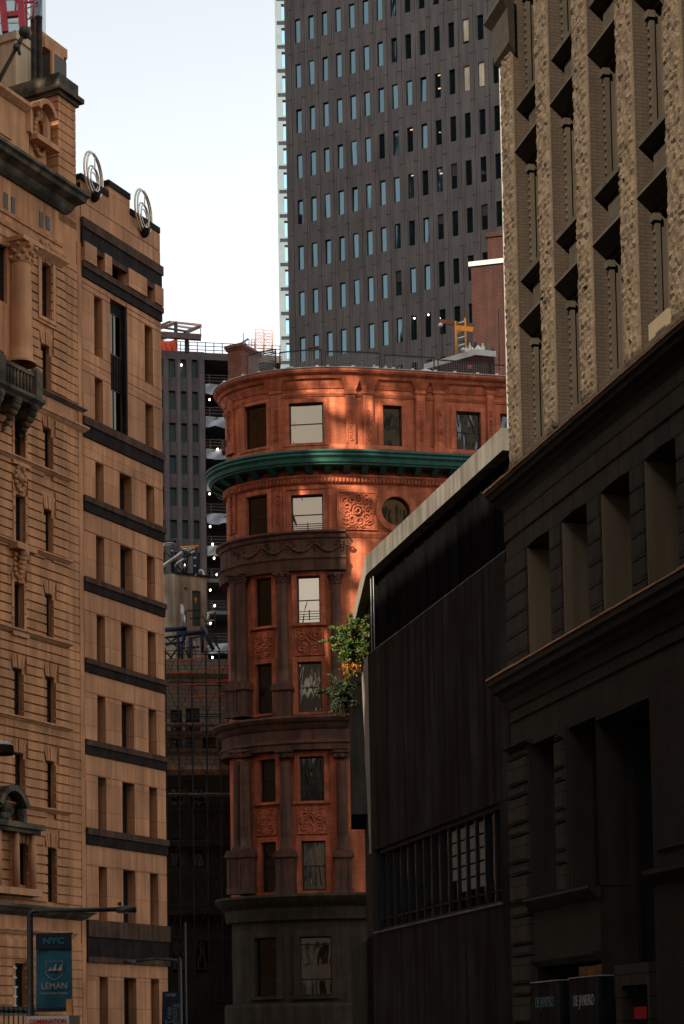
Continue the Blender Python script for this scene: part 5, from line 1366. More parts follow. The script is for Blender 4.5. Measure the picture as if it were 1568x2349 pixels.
b = MB(); b.tube(pA, at(X1(658), Y1(225), 238), .12, 6); b.tube(at(X1(622), Y1(260), 238), at(X1(622), Y1(185), 238), .06, 6); b.tube(at(X1(622), Y1(238), 238), at(X1(645), Y1(270), 238), .1, 6); b.build('arm', M['steelgrn'], t)
b = MB()
for k in range(3): b.tube(at(X1(660+k*20), Y1(290), 238), at(X1(662+k*20), Y1(228+k*2), 238), .05, 5); b.tube(at(X1(660), Y1(235+k*20), 238), at(X1(702), Y1(232+k*20), 238), .04, 5)
b.build('props', M['steel'], t)

# ================================================================== STONE BULKHEAD + SCAFFOLDED BUILDING
W2 = lambda x, y, d: at((600+x*280/1265)/1.634, (1980+y*520/2349)/1.634, d)
pc = W2(250, 770, 124); FBk = Line((pc.x, pc.y), (.86, .51))
sx = FBk.px(*[(600+770*280/1265)/1.634, (1980+860*520/2349)/1.634])[0]
zbt = pc.z; zbb = W2(250, 2080, 124).z
bk = thing('stone_bulkhead', 'stained tan stone stair bulkhead with a green door behind the banded building', 'bulkhead', (pc.x, pc.y, zbb))
def k2(x, y, o=0): return FBk.px((600+x*280/1265)/1.634, (1980+y*520/2349)/1.634, o)
dA, dZ = k2(538, 1050); dB = k2(682, 1060)[0]; dzb = k2(610, 1660)[1]
vt = k2(405, 995); vb = k2(455, 1050)
b = MB(); wall(b, FBk, 0, sx, zbb-3, zbt, [(dA, dB, dzb, dZ, .15), (vt[0], vb[0], vb[1], vt[1], .3)], .2)
wl_ = MB()
pcl = W2(0, 790, 130)
b.face([(pc.x, pc.y, zbb-3), (pc.x-9, pc.y+1.5, zbb-3), (pc.x-9, pc.y+1.5, zbt), (pc.x, pc.y, zbt)])
e_ = FBk.P(sx, 0, 0); b.face([(e_[0], e_[1], zbb-3), (e_[0]-2, e_[1]+6, zbb-3), (e_[0]-2, e_[1]+6, zbt), (e_[0], e_[1], zbt)]); b.face([(pc.x, pc.y, zbt-.02), (e_[0], e_[1], zbt-.02), (e_[0]-2, e_[1]+6, zbt-.02), (pc.x-9, pc.y+1.5, zbt-.02)])
b.build('wall', M['bulk'], bk)
b = MB(); b.box(FBk, -.05, sx+.1, -.3, .08, zbt+.002, zbt+.14); b.build('coping', M['tan'], bk)
b = MB(); b.box(FBk, dA+.01, dB-.01, -.14, -.08, dzb, dZ-.01); dr = b.build('door', M['greendoor'], bk)
b = MB(); s_, z_ = k2(600, 1205, -.07); b.box(FBk, s_-.09, s_+.09, -.08, -.06, z_-.1, z_+.12); b.box(FBk, s_-.04, s_+.04, -.08, -.058, z_-.26, z_-.14); b.build('notice', M['orangemetal'], dr)
# gooseneck roof lamp
p0_ = W2(735, 1650, 127); t = thing('gooseneck_lamp', 'pale curved gooseneck lamp at the right edge of the stone bulkhead', 'lamp', p0_)
b = MB(); b.path([p0_, W2(738, 1000, 127)], .1, 8); b.build('lower_post', M['steelgrn'], t)
b = MB(); b.path([W2(738, 1000, 127), W2(742, 850, 127), W2(735, 760, 127), W2(715, 720, 127), W2(690, 708, 127)], .07, 8); b.build('neck', M['galv'], t)
b = MB(); b.tube(W2(692, 710, 127), W2(655, 725, 127), .1, 8, .05); b.build('head', M['galv'], t)
# roof scaffold frames
def poles(name, lab, cat, segs, Y, grp=None, base=None):
    q = W2(*base, Y); t = thing(name, lab, cat, q, grp)
    by = {}
    for x0, y0, x1, y1, r_, m_ in segs: by.setdefault(m_, MB()).tube(W2(x0, y0, Y), W2(x1, y1, Y), r_, 6)
    nm_ = {'bluescaf': 'blue_posts', 'galv': 'bright_tubes', 'orangemetal': 'plank', 'steelgrn': 'dark_tubes'}
    for m_, bb_ in by.items(): bb_.build(nm_[m_], M[m_], t)
    return t
poles('roof_scaffold', 'blue scaffold frame with bright diagonal tubes and an orange plank on the bulkhead roof', 'scaffold', [(385, 380, 390, 770, .07, 'bluescaf'), (440, 370, 430, 780, .07, 'bluescaf'), (555, 370, 575, 800, .07, 'bluescaf'), (612, 340, 620, 810, .07, 'bluescaf'), (385, 358, 606, 340, .11, 'galv'), (445, 378, 550, 370, .09, 'galv'), (560, 505, 612, 503, .08, 'galv'), (567, 642, 612, 640, .08, 'galv'), (590, 795, 612, 793, .07, 'galv'), (388, 660, 430, 658, .08, 'galv'), (415, 518, 440, 516, .08, 'galv'), (345, 335, 648, 308, .1, 'orangemetal'), (235, 640, 405, 520, .1, 'galv'), (410, 510, 595, 385, .08, 'steelgrn'), (525, 428, 590, 385, .1, 'galv')], 122, 'scaffold frames on the bulkhead roof', (500, 810))
poles('roof_scaffold', 'blue scaffold post with bright sloping handrail at the edge of the banded building', 'scaffold', [(200, 380, 205, 740, .07, 'bluescaf'), (225, 340, 225, 750, .07, 'bluescaf'), (30, 265, 228, 250, .1, 'galv'), (50, 293, 188, 280, .08, 'galv'), (55, 640, 380, 408, .13, 'galv'), (190, 388, 230, 386, .08, 'galv'), (65, 380, 375, 740, .05, 'steelgrn'), (30, 245, 270, 215, .1, 'bluescaf')], 121, 'scaffold frames on the bulkhead roof', (215, 760))
poles('fire_stair', 'dark steel stair and handrails descending right of the green door', 'stairs', [(430, 1410, 440, 1680, .06, 'steelgrn'), (440, 1400, 680, 1380, .05, 'steelgrn'), (500, 1530, 690, 1505, .05, 'steelgrn'), (690, 1680, 900, 2060, .13, 'steelgrn'), (760, 1640, 1000, 2050, .06, 'steelgrn'), (710, 1480, 960, 1900, .05, 'steelgrn'), (790, 1440, 800, 1700, .06, 'steelgrn'), (790, 1445, 930, 1425, .07, 'galv'), (820, 1460, 800, 1570, .1, 'galv'), (800, 1600, 825, 1650, .08, 'galv'), (800, 2008, 900, 2000, .07, 'galv'), (930, 1420, 935, 1760, .05, 'steelgrn'), (360, 1290, 368, 1540, .07, 'galv'), (388, 1310, 385, 1690, .08, 'galv'), (405, 1470, 435, 1690, .1, 'galv'), (800, 1570, 930, 1555, .05, 'galv')], 121, None, (690, 1690))
poles('scaffold_bay', 'blue tube scaffold bay with cross braces below the green door', 'scaffold', [(80, 1720, 450, 1700, .16, 'bluescaf'), (280, 1800, 745, 1760, .16, 'bluescaf'), (300, 1800, 315, 2280, .1, 'bluescaf'), (360, 1930, 370, 2280, .1, 'bluescaf'), (395, 1760, 400, 1960, .14, 'bluescaf'), (510, 1850, 515, 2200, .14, 'bluescaf'), (700, 1790, 720, 2110, .13, 'bluescaf'), (80, 1960, 450, 1930, .09, 'bluescaf'), (80, 1850, 400, 1820, .08, 'bluescaf'), (300, 2040, 660, 2010, .08, 'bluescaf'), (80, 2080, 280, 2290, .06, 'steelgrn'), (290, 2040, 110, 2280, .06, 'steelgrn'), (90, 1850, 300, 2020, .05, 'steelgrn'), (280, 1850, 100, 1990, .05, 'steelgrn'), (400, 1900, 480, 2200, .07, 'steelgrn'), (560, 1900, 640, 2100, .07, 'galv'), (715, 1950, 710, 2110, .06, 'galv'), (520, 1870, 700, 1820, .05, 'steelgrn'), (420, 1880, 440, 2060, .09, 'galv')], 119, None, (400, 2290))
# scaffolded masonry building under it
pL = at(376, 1480, 117); FS = Line((pL.x, pL.y), (.99, .12))
scb = thing('scaffolded_building', 'dark grey masonry building wrapped in netting and scaffold in the street gap', 'building', tuple(FS.P(2.5, -5, 0)))
E_ = lambda x, y: (367.2+.3877*x, 1438.2+.3877*y)
zsT = FS.px(*E_(200, 190))[1]
def ke(x, y, o=0): return FS.px(*E_(x, y), o)
hw = []
for x0, y0, x1, y1 in ((60, 490, 130, 620), (150, 480, 235, 615), (60, 660, 130, 720), (150, 650, 200, 720), (250, 650, 330, 720), (60, 950, 140, 1060), (180, 950, 270, 1060), (60, 1250, 140, 1420), (180, 1250, 270, 1420), (70, 1850, 150, 2050), (200, 1850, 290, 2050)):
    a = ke(x0, (y0+y1)/2)[0]; c = ke(x1, (y0+y1)/2)[0]; hw.append((a, c, ke(x0, y1)[1], ke(x0, y0)[1], .3))
zM = ke(100, 870)[1]
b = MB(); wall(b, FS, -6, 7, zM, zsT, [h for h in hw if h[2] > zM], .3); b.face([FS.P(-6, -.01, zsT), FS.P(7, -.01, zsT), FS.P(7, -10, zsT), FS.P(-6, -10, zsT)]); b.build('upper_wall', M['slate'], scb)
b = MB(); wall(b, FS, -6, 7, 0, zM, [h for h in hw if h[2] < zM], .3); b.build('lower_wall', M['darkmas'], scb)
for h in hw: window(FS, scb, h[0]+.01, h[1]-.01, h[2]+.01, h[3]-.01, -.28, 'sash', M['frame'], M['gl_dark'])
def slat(n_, y, h, o, m_):
    z = ke(200, y)[1]; b = MB(); b.mold(FS, -6, 7, [(-.02, z-h), (-.02, z), (o, z), (o, z-h*.4), (o*.4, z-h)]); b.build(n_, M[m_], scb)
slat('ledge', 270, .3, .3, 'slate'); slat('ledge', 620, .35, .35, 'slate'); slat('ledge', 830, .5, .5, 'bulk'); slat('ledge', 720, .3, .3, 'slate'); slat('ledge', 1280, .5, .5, 'darkmas'); slat('ledge', 1680, .6, .6, 'darkmas')
b = MB(); z = ke(200, 185)[1]
tsc = thing('facade_scaffold', 'tall tube scaffold with orange guard lines and netting on the masonry building', 'scaffold', tuple(FS.P(2, 1.4, 0)))
b = MB(); xs = [ke(x, 500, 1.4)[0] for x in (35, 110, 190, 275, 355, 410)]
for s_ in xs:
    for o in (.5, 1.4): b.tube(FS.P(s_, o, 0), FS.P(s_, o, zsT+.4), .035, 6)
zz = zsT+.2
while zz > 1:
    for o in (.5, 1.4): b.tube(FS.P(xs[0]-4, o, zz), FS.P(xs[-1]+1.5, o, zz), .03, 5)
    zz -= 1.9
b.build('tubes', M['steelgrn'], tsc); b = MB(); zz = zsT+.2; k = 0
while zz > 1:
    for i in range(5):
        a, c = (xs[i], xs[i+1]) if (k+i) % 2 else (xs[i+1], xs[i]); b.tube(FS.P(a, 1.42, zz), FS.P(c, 1.42, zz-1.9), .018, 5)
    zz -= 1.9; k += 1
b.build('braces', M['steelgrn'], tsc); b = MB()
for x0, y0, x1, y1 in ((35, 205, 270, 175), (40, 275, 410, 240), (35, 350, 405, 315), (165, 415, 400, 390)):
    p, q = E_(x0, y0), E_(x1, y1); a, za = FS.px(*p, 1.5); c, zc = FS.px(*q, 1.5); b.path([FS.P(a+(c-a)*t/8, 1.5, za+(zc-za)*t/8-.07*math.sin(math.pi*t/8)) for t in range(9)], .035, 5)
b.build('guard_lines', M['orange'], tsc)
b = MB()
for z in (zsT-4.2, zsT-8.4): b.box(FS, xs[0]-4, xs[-1]+1, .5, 1.4, z, z+.06)
b.build('planks', M['bulk'], tsc)

# ================================================================== BRICK BULKHEADS RIGHT OF THE RED ROOF
FQ = Line((at(1082, 700, 124).x, 124), (.97, -.24))
tb = thing('brick_bulkhead', 'tall dark red brick bulkhead with white coping behind the red roof', 'bulkhead', (FQ.O.x+2, FQ.O.y+2, z_roof-1))
ztq = FQ.px(1082, 612)[1]; b = MB(); b.box(FQ, 0, 9, -4, 0, z_roof-1, ztq); b.build('wall', M['roofbrick'], tb)
b = MB(); b.box(FQ, -.15, 9, -4.1, .12, ztq+.002, ztq+.3); b.build('coping', M['coping'], tb)
sh = FQ.px(1118, 580, -1)[0]; zh = FQ.px(1118, 545, -1)[1]
b = MB(); b.box(FQ, sh, sh+3, -3, -1, ztq+.3, zh); b.box(FQ, sh-.1, sh+3, -3.1, -.9, zh, zh+.3); b.build('chimney_stack', M['roofbrick'], tb)
s_ = FQ.px(1143, 800, .1)[0]; b = MB(); b.tube(FQ.P(s_, .08, FQ.px(1145, 848, .1)[1]), FQ.P(s_, .08, FQ.px(1141, 705, .1)[1]), .03, 6); b.build('conduit', M['tan'], tb)
# low brick box
W6 = lambda x, y: ((1560+x*400/1568)/1.634, (1150+y*350/1372)/1.634)
cq = at(*W6(857, 625), 112); dl = Vector((-.50, -.866)); dr_ = Vector((.96, .28))
FA = Line((cq.x, cq.y), dr_); 
pl_ = at(*W6(135, 835), 112)
# left face runs from the near-left corner to the arris
zco = cq.z; zcb_ = at(*W6(857, 710), 112).z
xl = None
rl = ray(*W6(135, 835)); kx = (zco-ZC)/rl.z; lc = EYE+rl*kx
rr_ = ray(*W6(1145, 655)); kx = (zco-ZC)/rr_.z; rc_ = EYE+rr_*kx
bx_ = thing('brick_box', 'low red brick roof structure with a thick white coping and rubbish sacks on it', 'bulkhead', (cq.x, cq.y, z_roof-.8))
bk_ = rc_+(lc-Vector((cq.x, cq.y, zco)))
quad = [Vector((lc.x, lc.y)), Vector((cq.x, cq.y)), Vector((rc_.x, rc_.y)), Vector((bk_.x, bk_.y))]
def prism(qd, z0, z1, g=0):
    c = sum(qd, Vector((0, 0)))/4; qd = [c+(p-c)*(1+g) for p in qd]
    b.hexa([(p.x, p.y, z0) for p in qd]+[(p.x, p.y, z1) for p in qd])
b = MB(); prism(quad, z_roof-.8, zcb_-.003); b.build('wall', M['roofbrick'], bx_)
b = MB(); prism(quad, zcb_, zco, .05); b.build('coping', M['coping'], bx_)
s_ = at(*W6(785, 888), 110.5); b = MB(); b.ball(s_, .13, 10); b.build('alarm_bell', M['red'], bx_)
def sack(x, y, w, h, m_, lab, Y=113):
    c = at(*W6(x, y), Y); sc = Y/4500*400/1568/1.634; t_ = MB(); rx = w*sc/2; rz_ = h*sc*1.5
    prof = [(.02, 0), (rx*.8, .02), (rx, rz_*.25), (rx*.9, rz_*.5), (rx*.55, rz_*.72), (rx*.2, rz_*.82), (rx*.3, rz_*.95), (rx*.12, rz_)]
    c.z = zco+.01
    t_.lathe(c, prof, 12)
    for i in range(len(t_.v)):
        v = Vector(t_.v[i]); t_.v[i] = (v.x+rng.uniform(-.1, .1)*rx, v.y+rng.uniform(-.1, .1)*rx, max(zco, v.z+rng.uniform(-.04, .04)*rz_))
    o = t_.build('rubbish_sack', m_); rebase(o, c); tag(o, lab, 'sack', 'rubbish sacks on the white coping')
sack(735, 600, 90, 90, M['bag_w'], 'cream sack directly right of the yellow ladder foot'); sack(785, 600, 60, 130, M['bag_w'], 'narrow upright pale sack between the ladder and the black sack')
sack(870, 600, 150, 130, M['bag_b'], 'big black rubbish sack in the middle of the heap'); sack(905, 610, 120, 80, M['bag_w'], 'white sack in front of the black one', 112.6); sack(975, 610, 90, 120, M['bag_w'], 'white sack right of the black one'); sack(1045, 620, 90, 140, M['ac'], 'tan upright sack near the right end of the heap'); sack(1120, 640, 80, 70, M['bag_b'], 'small black sack at the right end of the heap'); sack(820, 620, 70, 50, M['bag_w'], 'small low white sack in front of the heap', 112.4); sack(690, 645, 80, 40, M['bag_w'], 'flat white sack left of the yellow ladder', 112.3)
# yellow scaffold ladder with beam and rope
t = thing('yellow_hoist', 'yellow orange scaffold ladder with a cantilevered beam and hanging rope on the brick box', 'hoist', at(*W6(590, 690), 113.5))
YH = 113.5; P6 = lambda x, y, Y=YH: at(*W6(x, y), Y)
b = MB(); b.tube(P6(572, 210), P6(586, 690), .055, 8); b.tube(P6(714, 165), P6(728, 640), .055, 8); b.tube(P6(590, 410), P6(655, 345), .035, 6); b.beam(P6(580, 310), P6(835, 335), .1, .3); b.build('ladder_frame', M['orangemetal'], t)
b = MB(); b.beam(P6(345, 215, 113.2), P6(835, 275, 114.2), .12, .24); b.build('beam', M['chim'], t)
b = MB()
for x0, y0, x1, y1 in ((620, 240, 712, 212), (588, 472, 714, 434), (588, 582, 722, 542), (585, 360, 612, 355)): b.tube(P6(x0, y0), P6(x1, y1), .05, 8)
b.build('rungs', M['galv'], t)
b = MB(); b.tube(P6(372, 260, 113.2), P6(392, 750, 113.2), .025, 6); b.build('rope', M['tan'], t)
b = MB(); b.ball(P6(355, 265, 113.2), .13, 10); b.build('pulley', M['galv'], t)

# ================================================================== top left: red lattice mast and dark glass tower
pz = at(20, 40, 330); t = thing('dark_glass_tower', 'sliver of a dark teal glass tower in the top left corner', 'building', (pz.x-12, 335, 0))
b = MB(); xr = at(46, 40, 330).x; b.wbox(xr-30, xr, 330, 360, 0, at(46, -300, 330).z)
b.build('glass_shaft', M['dkglass_t'], t)
b = MB(); b.wbox(xr+.0, xr+1.6, 331, 345, 0, at(46, -300, 330).z); b.build('pale_edge', M['pale'], t)
b = MB()
z = at(46, 160, 330).z
while z < at(46, -60, 330).z: b.wbox(xr-30, xr+.05, 329.9, 330.0, z, z+.25); z += 4.2
b.build('floor_lines', M['frame'], t)
Q3 = lambda x, y, Y: at(x*320/1566/1.634, y*480/2349/1.634, Y)
t = thing('red_lattice_crane', 'red steel lattice crane mast behind the limestone roof in the top left corner', 'crane', Q3(250, 900, 150))
b = MB()
b.beam(Q3(95, 600, 150), Q3(35, -120, 150), .5, .5); b.beam(Q3(420, 600, 150), Q3(360, -120, 150), .5, .5); b.beam(Q3(60, 285, 150), Q3(400, 250, 150), .4, .4); b.build('main_legs', M['redlead'], t)
b = MB()
for x0, y0, x1, y1, r_ in ((280, 280, 290, -80, .09), (485, 600, 470, -80, .11), (600, 360, 630, -80, .1), (400, 45, 640, 35, .1), (410, 165, 490, 155, .14), (340, 270, 360, 60, .1), (440, 40, 620, -120, .07), (240, -20, 330, 50, .09), (520, -60, 560, 40, .06), (470, 180, 580, 360, .03)):
    b.tube(Q3(x0, y0, 152), Q3(x1, y1, 152), r_, 6)
b.build('lattice', M['redlead'], t)
b = MB()
for x0, y0, x1, y1 in ((340, 465, 600, 300), (490, 155, 620, 100), (500, 530, 640, 430), (620, 45, 700, 40), (620, 125, 700, 105), (440, 390, 590, 300), (400, 90, 480, 60), (640, 75, 700, 70)): b.tube(Q3(x0, y0, 153), Q3(x1, y1, 153), .045, 5)
b.build('cables', M['steelgrn'], t)
b = MB(); a, c = Q3(640, -60, 156), Q3(690, 330, 156); b.hexa([(a.x, 156, c.z), (c.x, 156, c.z), (c.x, 156.4, c.z), (a.x, 156.4, c.z), (a.x, 156, a.z), (c.x+.3, 156, a.z), (c.x+.3, 156.4, a.z), (a.x, 156.4, a.z)]); b.build('screen', M['pale'], t)

# ================================================================== STREET FURNITURE
def lamp_head(t, c, r_, along):
    b = MB(); b.lathe(c, [(.02, r_*.34), (r_*.5, r_*.32), (r_*.9, r_*.2), (r_, .05), (r_, -r_*.25), (r_*.9, -r_*.34)], 20); b.build('lamp_housing', M['lampmetal'], t)
    b = MB(); b.lathe(c, [(r_*.88, -r_*.30), (r_*.5, -r_*.4), (.01, -r_*.43)], 16); b.build('lens', M['lens'], t)
YA = 45; bz = at(68, 2089, YA)
t = thing('street_lamp', 'dark street lamp with a long straight arm, carrying the tall blue banner', 'street lamp', (bz.x, YA, 0), 'street lamps')
b = MB(); b.lathe((bz.x, YA, 0), [(.2, 0), (.2, .6), (.13, .8), (.125, 3.2), (.085, 3.25), (.07, bz.z-.1)], 14); b.build('pole', M['lampmetal'], t)
e = at(268, 2086, YA); b = MB(); b.path([(bz.x, YA, bz.z-.12), (bz.x+.02, YA, bz.z-.03), (bz.x+.12, YA, bz.z), (e.x, YA, e.z)], .055, 10); b.build('arm', M['lampmetal'], t)
lamp_head(t, at(289, 2086, YA), .235, 1)
b = MB(); q = at(274, 2077, YA); b.tube(q, q+Vector((0, 0, .07)), .045, 8); b.build('photocell', M['frame'], t)
def banner(lab, x0, x1, y0, y1, Y, m_, th=.02, tilt=0, grp='street lamp banners'):
    a, c = at(x0, y1, Y), at(x1, y0, Y); t = thing('banner', lab, 'banner', ((a.x+c.x)/2, Y, a.z), grp)
    nx, ny = 12, 24; b = MB()
    def wv(u, v): return .03*math.sin(v*5+u*4)*(.3+.7*v)+.02*math.sin(u*9+v*3)*(1-abs(2*u-1))
    for dy in (0, .012):
        b.grid([[(a.x+(c.x-a.x)*i/nx+tilt*(j/ny), Y+wv(i/nx, j/ny)+dy, c.z+(a.z-c.z)*j/ny) for i in range(nx+1)] for j in range(ny+1)], True)
    b.build('cloth', m_, t); return t, a, c
t, a, c = banner('tall teal blue banner with sailboat crest and pale lettering on the street lamp', 83, 164, 2142, 2320, YA-.0, M['banner'])
b = MB(); zt_ = at(83, 2142, YA).z; z1_ = at(83, 2176, YA).z; b.grid([[(a.x+.005+(c.x-a.x-.01)*i/8, YA-.055, zt_-.02+(z1_-zt_)*j/2) for i in range(9)] for j in range(3)], True)
z2_ = at(83, 2312, YA).z; b.grid([[(a.x+.005+(c.x-a.x-.01)*i/8, YA-.055, z2_+(a.z-z2_)*j/2) for i in range(9)] for j in range(3)], True); b.build('navy_border', M['navy'], t)
def tx(s, px_, py_, size, m_, xs=1.0, bold=0): p = at(px_, py_, YA-.065); text(s, size, M[m_], t, p, 0, 'lettering', xs=xs, bold=bold)
tx('NYC', 122, 2158.5, .19, 'teal_t', 1.25, .008); tx('LÉMAN', 124, 2262, .20, 'cream_t', .95); tx('MANHATTAN', 124, 2279, .075, 'cream_t', 1.3); tx('PREPARATORY SCHOOL', 124, 2287, .03, 'dim_t', 1.5)
b = MB(); cr = at(124, 2225, YA-.062)
sh_ = [(-.19, .2), (.19, .2), (.19, -.08), (.12, -.17), (0, -.23), (-.12, -.17), (-.19, -.08)]
b.path([(cr.x+x, YA-.062, cr.z+z) for x, z in sh_+[sh_[0]]], .006, 4)
for x0, x1, h in ((-.16, -.07, .09), (-.06, .05, .17), (.06, .17, .14)): b.hexa([(cr.x+x0, YA-.066, cr.z-.02), (cr.x+x1, YA-.066, cr.z-.02), (cr.x+x1, YA-.06, cr.z-.02), (cr.x+x0, YA-.06, cr.z-.02), (cr.x+x1-.012, YA-.066, cr.z-.02+h), (cr.x+x1, YA-.066, cr.z-.02+h), (cr.x+x1, YA-.06, cr.z-.02+h), (cr.x+x1-.012, YA-.06, cr.z-.02+h)])
b.build('crest', M['cream_t'], t)
b = MB(); b.tube((bz.x, YA, zt_), (c.x+.03, YA, zt_), .018, 6); b.tube((bz.x, YA, a.z), (c.x+.03, YA, a.z), .018, 6); b.build('bracket_arms', M['lampmetal'], t)
# second lamp near the banded building
YB = 90; bz = at(412, 2203, YB)
t = thing('street_lamp', 'distant dark street lamp with short arm in front of the shaded street gap', 'street lamp', (bz.x, YB, 0), 'street lamps')
b = MB(); b.lathe((bz.x, YB, 0), [(.2, 0), (.2, .8), (.12, 1), (.09, bz.z)], 12); b.tube((bz.x, YB, bz.z), (bz.x, YB, bz.z+.15), .1, 8, .02); b.build('pole', M['lampmetal'], t)
e = at(312, 2206, YB); b = MB(); b.path([(bz.x, YB, bz.z-.05), (bz.x-.3, YB, bz.z+.03), (e.x+.8, YB, e.z+.12), (e.x, YB, e.z)], .06, 8); b.build('arm', M['lampmetal'], t); lamp_head(t, at(297, 2207, YB), .31, 1)
x4 = at(424, 2200, YB); b = MB(); b.tube((x4.x, YB+.3, 0), (x4.x, YB+.3, at(424, 2115, YB).z), .05, 8); tag(rebase(b.build('thin_post', M['lampmetal']), (x4.x, YB+.3, 0)), 'thin plain steel post just right of the distant street lamp', 'post')
t, a, c = banner('dark vertical banner reading Tree Lighting on the distant street lamp', 374, 409, 2274, 2470, YB-.1, M['navy'], .02, -.12)
p = at(391, 2283, YB-.2); text('NYSE', .17, M['cream_t'], t, p, 0, 'lettering', xs=1.1); 
p = at(387, 2330, YB-.2); text('Tree', .42, M['dim_t'], t, p, 0, 'lettering', ry=90); p = at(400, 2335, YB-.2); text('Lighting', .42, M['dim_t'], t, p, 0, 'lettering', ry=90)
# near lamp cut by the left frame edge
YN = 25; hc = at(4, 1716, YN)
t = thing('street_lamp', 'near street lamp head with pale top, cut by the left picture edge', 'street lamp', (hc.x-2.6, YN, 0), 'street lamps')
b = MB(); b.lathe((hc.x-2.6, YN, 0), [(.2, 0), (.2, .6), (.12, .8), (.08, hc.z-.1)], 12); b.build('pole', M['lampmetal'], t)
b = MB(); b.path([(hc.x-2.6, YN, hc.z-.12), (hc.x-2.5, YN, hc.z), (hc.x-.1, YN, hc.z)], .05, 8); b.build('arm', M['lampmetal'], t)
b = MB(); b.lathe(hc, [(.15, -.085), (.15, .02), (.148, .03)], 20); b.build('lamp_housing', M['tan'], t)
b = MB(); b.lathe(hc, [(.15, .03), (.13, .06), (.07, .085), (.01, .09)], 20); b.build('lens_cap', M['lens'], t)
# combination sign on a timber post
YS = 41; a = at(62, 2331, YS); c = at(158, 2331, YS); t = thing('box_sign', 'white box sign with red lettering COMBINATION at the bottom left', 'sign', ((a.x+c.x)/2, YS, 0))
b = MB(); b.hexa([(a.x, YS, a.z-.5), (c.x, YS-.02, a.z-.5), (c.x+.16, YS+.5, a.z-.5), (a.x+.16, YS+.5, a.z-.5), (a.x, YS, a.z), (c.x, YS-.02, a.z), (c.x+.16, YS+.5, a.z), (a.x+.16, YS+.5, a.z)]); b.wbox((a.x+c.x)/2-.05, (a.x+c.x)/2+.05, YS+.2, YS+.3, 0, a.z-.5); b.build('box', M['white'], t)
text('COMBINATION', .135, M['red'], t, at(109, 2343.5, YS-.03), 0, 'lettering', xs=.82, bold=.004)
text('30', .12, M['red'], t, at(166.5, 2344, YS+.2), R(72), 'lettering', xs=1.0)
p = at(158.5, 2312, YS+.6); z1_ = at(158.5, 2292, YS+.6).z; b = MB(); b.wbox(p.x-.06, p.x+.06, YS+.55, YS+.67, 0, z1_); tag(rebase(b.build('timber_post', M['wood']), (p.x, YS+.6, 0)), 'square yellow timber post behind the white box sign', 'post')
# ================================================================== blocks added out of view to shade the street and bounce light
SUN_E, SUN_A = 31.0, Vector((-.5, -.866))               # elevation, horizontal direction towards the sun
az = SUN_A.normalized(); TE = math.tan(R(SUN_E))
def block(lab, pts, z, m_, grp=None):
    c = sum((Vector(p) for p in pts), Vector((0, 0)))/len(pts)
    t = thing('shading_block', lab, 'building', (c.x, c.y, 0)); b = MB(); n = len(pts)
    for k in range(n):
        p, q = Vector(pts[k]), Vector(pts[(k+1) % n]); L = (q-p).length
        F = Line(p, q-p); nw = max(2, int(L/3.4)); hs = []
        for i in range(nw):
            for j in range(int(z/3.9)):
                s = L*(i+.5)/nw; hs.append((s-.75, s+.75, 1.2+3.9*j, 3.3+3.9*j, .2))
        if L*z > 9000: hs = hs[::1]
        wall(b, F, 0, L, 0, z, [], .2)
        g = MB()
        for h in hs: g.box(F, h[0], h[1], 0.0, .06, h[2], h[3])
        if len(g.f): g.build('windows', M['gl_dark'], t, 'stuff')
    b.face([(x, y, z) for x, y in pts]); b.build('wall', M[m_], t); return t
block('added unseen block on the near left that shades the lower right facades', [(-50, -40), (-6, -40), (-21.5, 21.0), (-50, -28.5)], 44.2, 'palestone')
block('added unseen low block behind the left one that screens off sky light', [(-95, -75), (-30, -75), (-30, -43), (-95, -43)], 46, 'palestone')
block('added unseen very tall grey slab that shades the dark tower', [(-92, 50), (-40, 50), (-40, 82), (-92, 82)], 195, 'tower')
block('added unseen tall grey slab that shades the construction building', [(-85, 140), (-60, 140), (-60, 165), (-85, 165)], 150, 'tower')
block('added unseen tan block on the left that screens off sky light', [(-80, 9), (-48, 9), (-48, 48), (-80, 48)], 72, 'tan')
block('added unseen pale block behind the camera that screens off sky light', [(-22, -100), (24, -100), (24, -62), (-22, -62)], 125, 'palestone')
block('added unseen pale block behind the camera on the right that bounces warm light', [(27, -60), (75, -60), (75, -8), (27, -8)], 130, 'bouncestone')
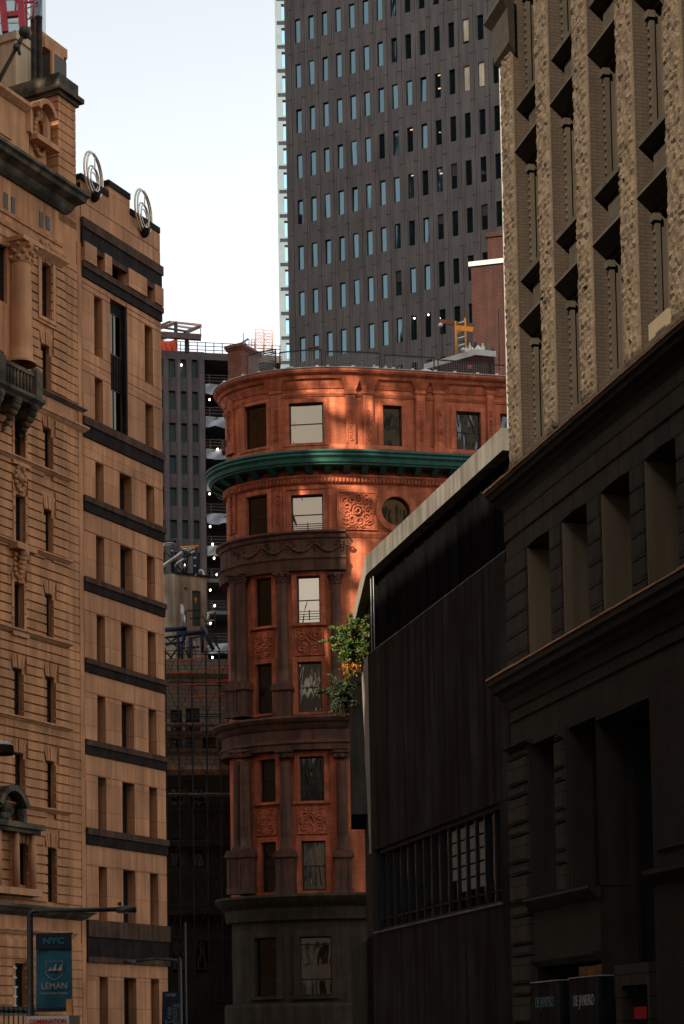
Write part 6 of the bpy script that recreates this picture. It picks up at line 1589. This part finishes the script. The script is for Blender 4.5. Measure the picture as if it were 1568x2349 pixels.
# added unseen screen with openings shaped to throw sun patches on the red building
TD = 70.0
FO = Line((1.5+az.x*TD, 105+az.y*TD), (-az.y, az.x))
def toscreen(x, y, o=.1):
    s, z = FR.px(x, y, o); p = Vector(FR.P(s, o, z)); a = Vector((p.x, p.y)); t = (FO.n.dot(FO.O)-FO.n.dot(a))/FO.n.dot(az)
    q = a+az*t; return FO.d.dot(q-FO.O), z+TE*t
ho = []
for x0, y0, x1, y1 in ((692, 878, 728, 908), (742, 880, 790, 945), (800, 872, 834, 908), (832, 925, 880, 962), (762, 975, 800, 1040), (803, 985, 838, 1045), (880, 885, 905, 922), (668, 1040, 690, 1060),
                       (722, 1052, 800, 1078), (842, 1058, 888, 1085), (745, 1096, 852, 1122), (784, 1160, 852, 1222), (800, 1235, 838, 1330), (655, 1120, 700, 1150), (640, 1150, 664, 1235), (620, 1030, 640, 1044), (650, 1238, 700, 1262),
                       (640, 1330, 668, 1350), (640, 1390, 664, 1530), (690, 1440, 742, 1512), (632, 1590, 668, 1650), (690, 1688, 732, 1722), (800, 1360, 830, 1420), (560, 1425, 580, 1460)):
    a, b_0 = toscreen(x0, (y0+y1)/2); c, b_1 = toscreen(x1, (y0+y1)/2); z0 = toscreen((x0+x1)/2, y1)[1]; z1 = toscreen((x0+x1)/2, y0)[1]
    ho.append((a, c, z0, z1, .25))
t = thing('unseen_wall', 'added unseen light screen with openings that cast sun patches on the red building', 'wall', (FO.O.x, FO.O.y, 0))
b = MB(); wall(b, FO, -15, 15, 0, 98, ho, .25); wall(b, FO, -15, 15, 0, 98, ho, .25, -.25, (), False); b.build('wall', M['chim'], t)
# ================================================================== light
e = R(SUN_E); sdir = Vector((az.x*math.cos(e), az.y*math.cos(e), math.sin(e)))
w = bpy.data.worlds.new('World'); S.world = w; w.use_nodes = True; nt = w.node_tree
sky = nt.nodes.new('ShaderNodeTexSky'); sky.sky_type = 'NISHITA'; sky.sun_disc = False; sky.sun_elevation = e; sky.sun_rotation = math.atan2(az.x, az.y)
sky.air_density = 1.0; sky.dust_density = 1.0; sky.ozone_density = 1.0
bg = nt.nodes['Background']; hs_ = nt.nodes.new('ShaderNodeHueSaturation'); hs_.inputs['Saturation'].default_value = .2; hs_.inputs['Hue'].default_value = .475; nt.links.new(sky.outputs[0], hs_.inputs['Color']); nt.links.new(hs_.outputs[0], bg.inputs[0]); bg.inputs[1].default_value = .098
sl = bpy.data.lights.new('sun', 'SUN'); sl.energy = 3.0; sl.angle = R(.42); sl.color = (1, .86, .68)
so = bpy.data.objects.new('sun', sl); COL.objects.link(so); so.rotation_euler = sdir.to_track_quat('Z', 'Y').to_euler(); so.location = (0, 0, 150)
S.view_settings.view_transform = 'Standard'; S.view_settings.look = 'None'; S.view_settings.exposure = 1.58; S.view_settings.gamma = 1
S.render.engine = 'CYCLES'; S.cycles.max_bounces = 6; S.cycles.diffuse_bounces = 3; S.cycles.glossy_bounces = 3
S.cycles.sample_clamp_indirect = 4; S.cycles.caustics_reflective = False; S.cycles.use_denoising = True
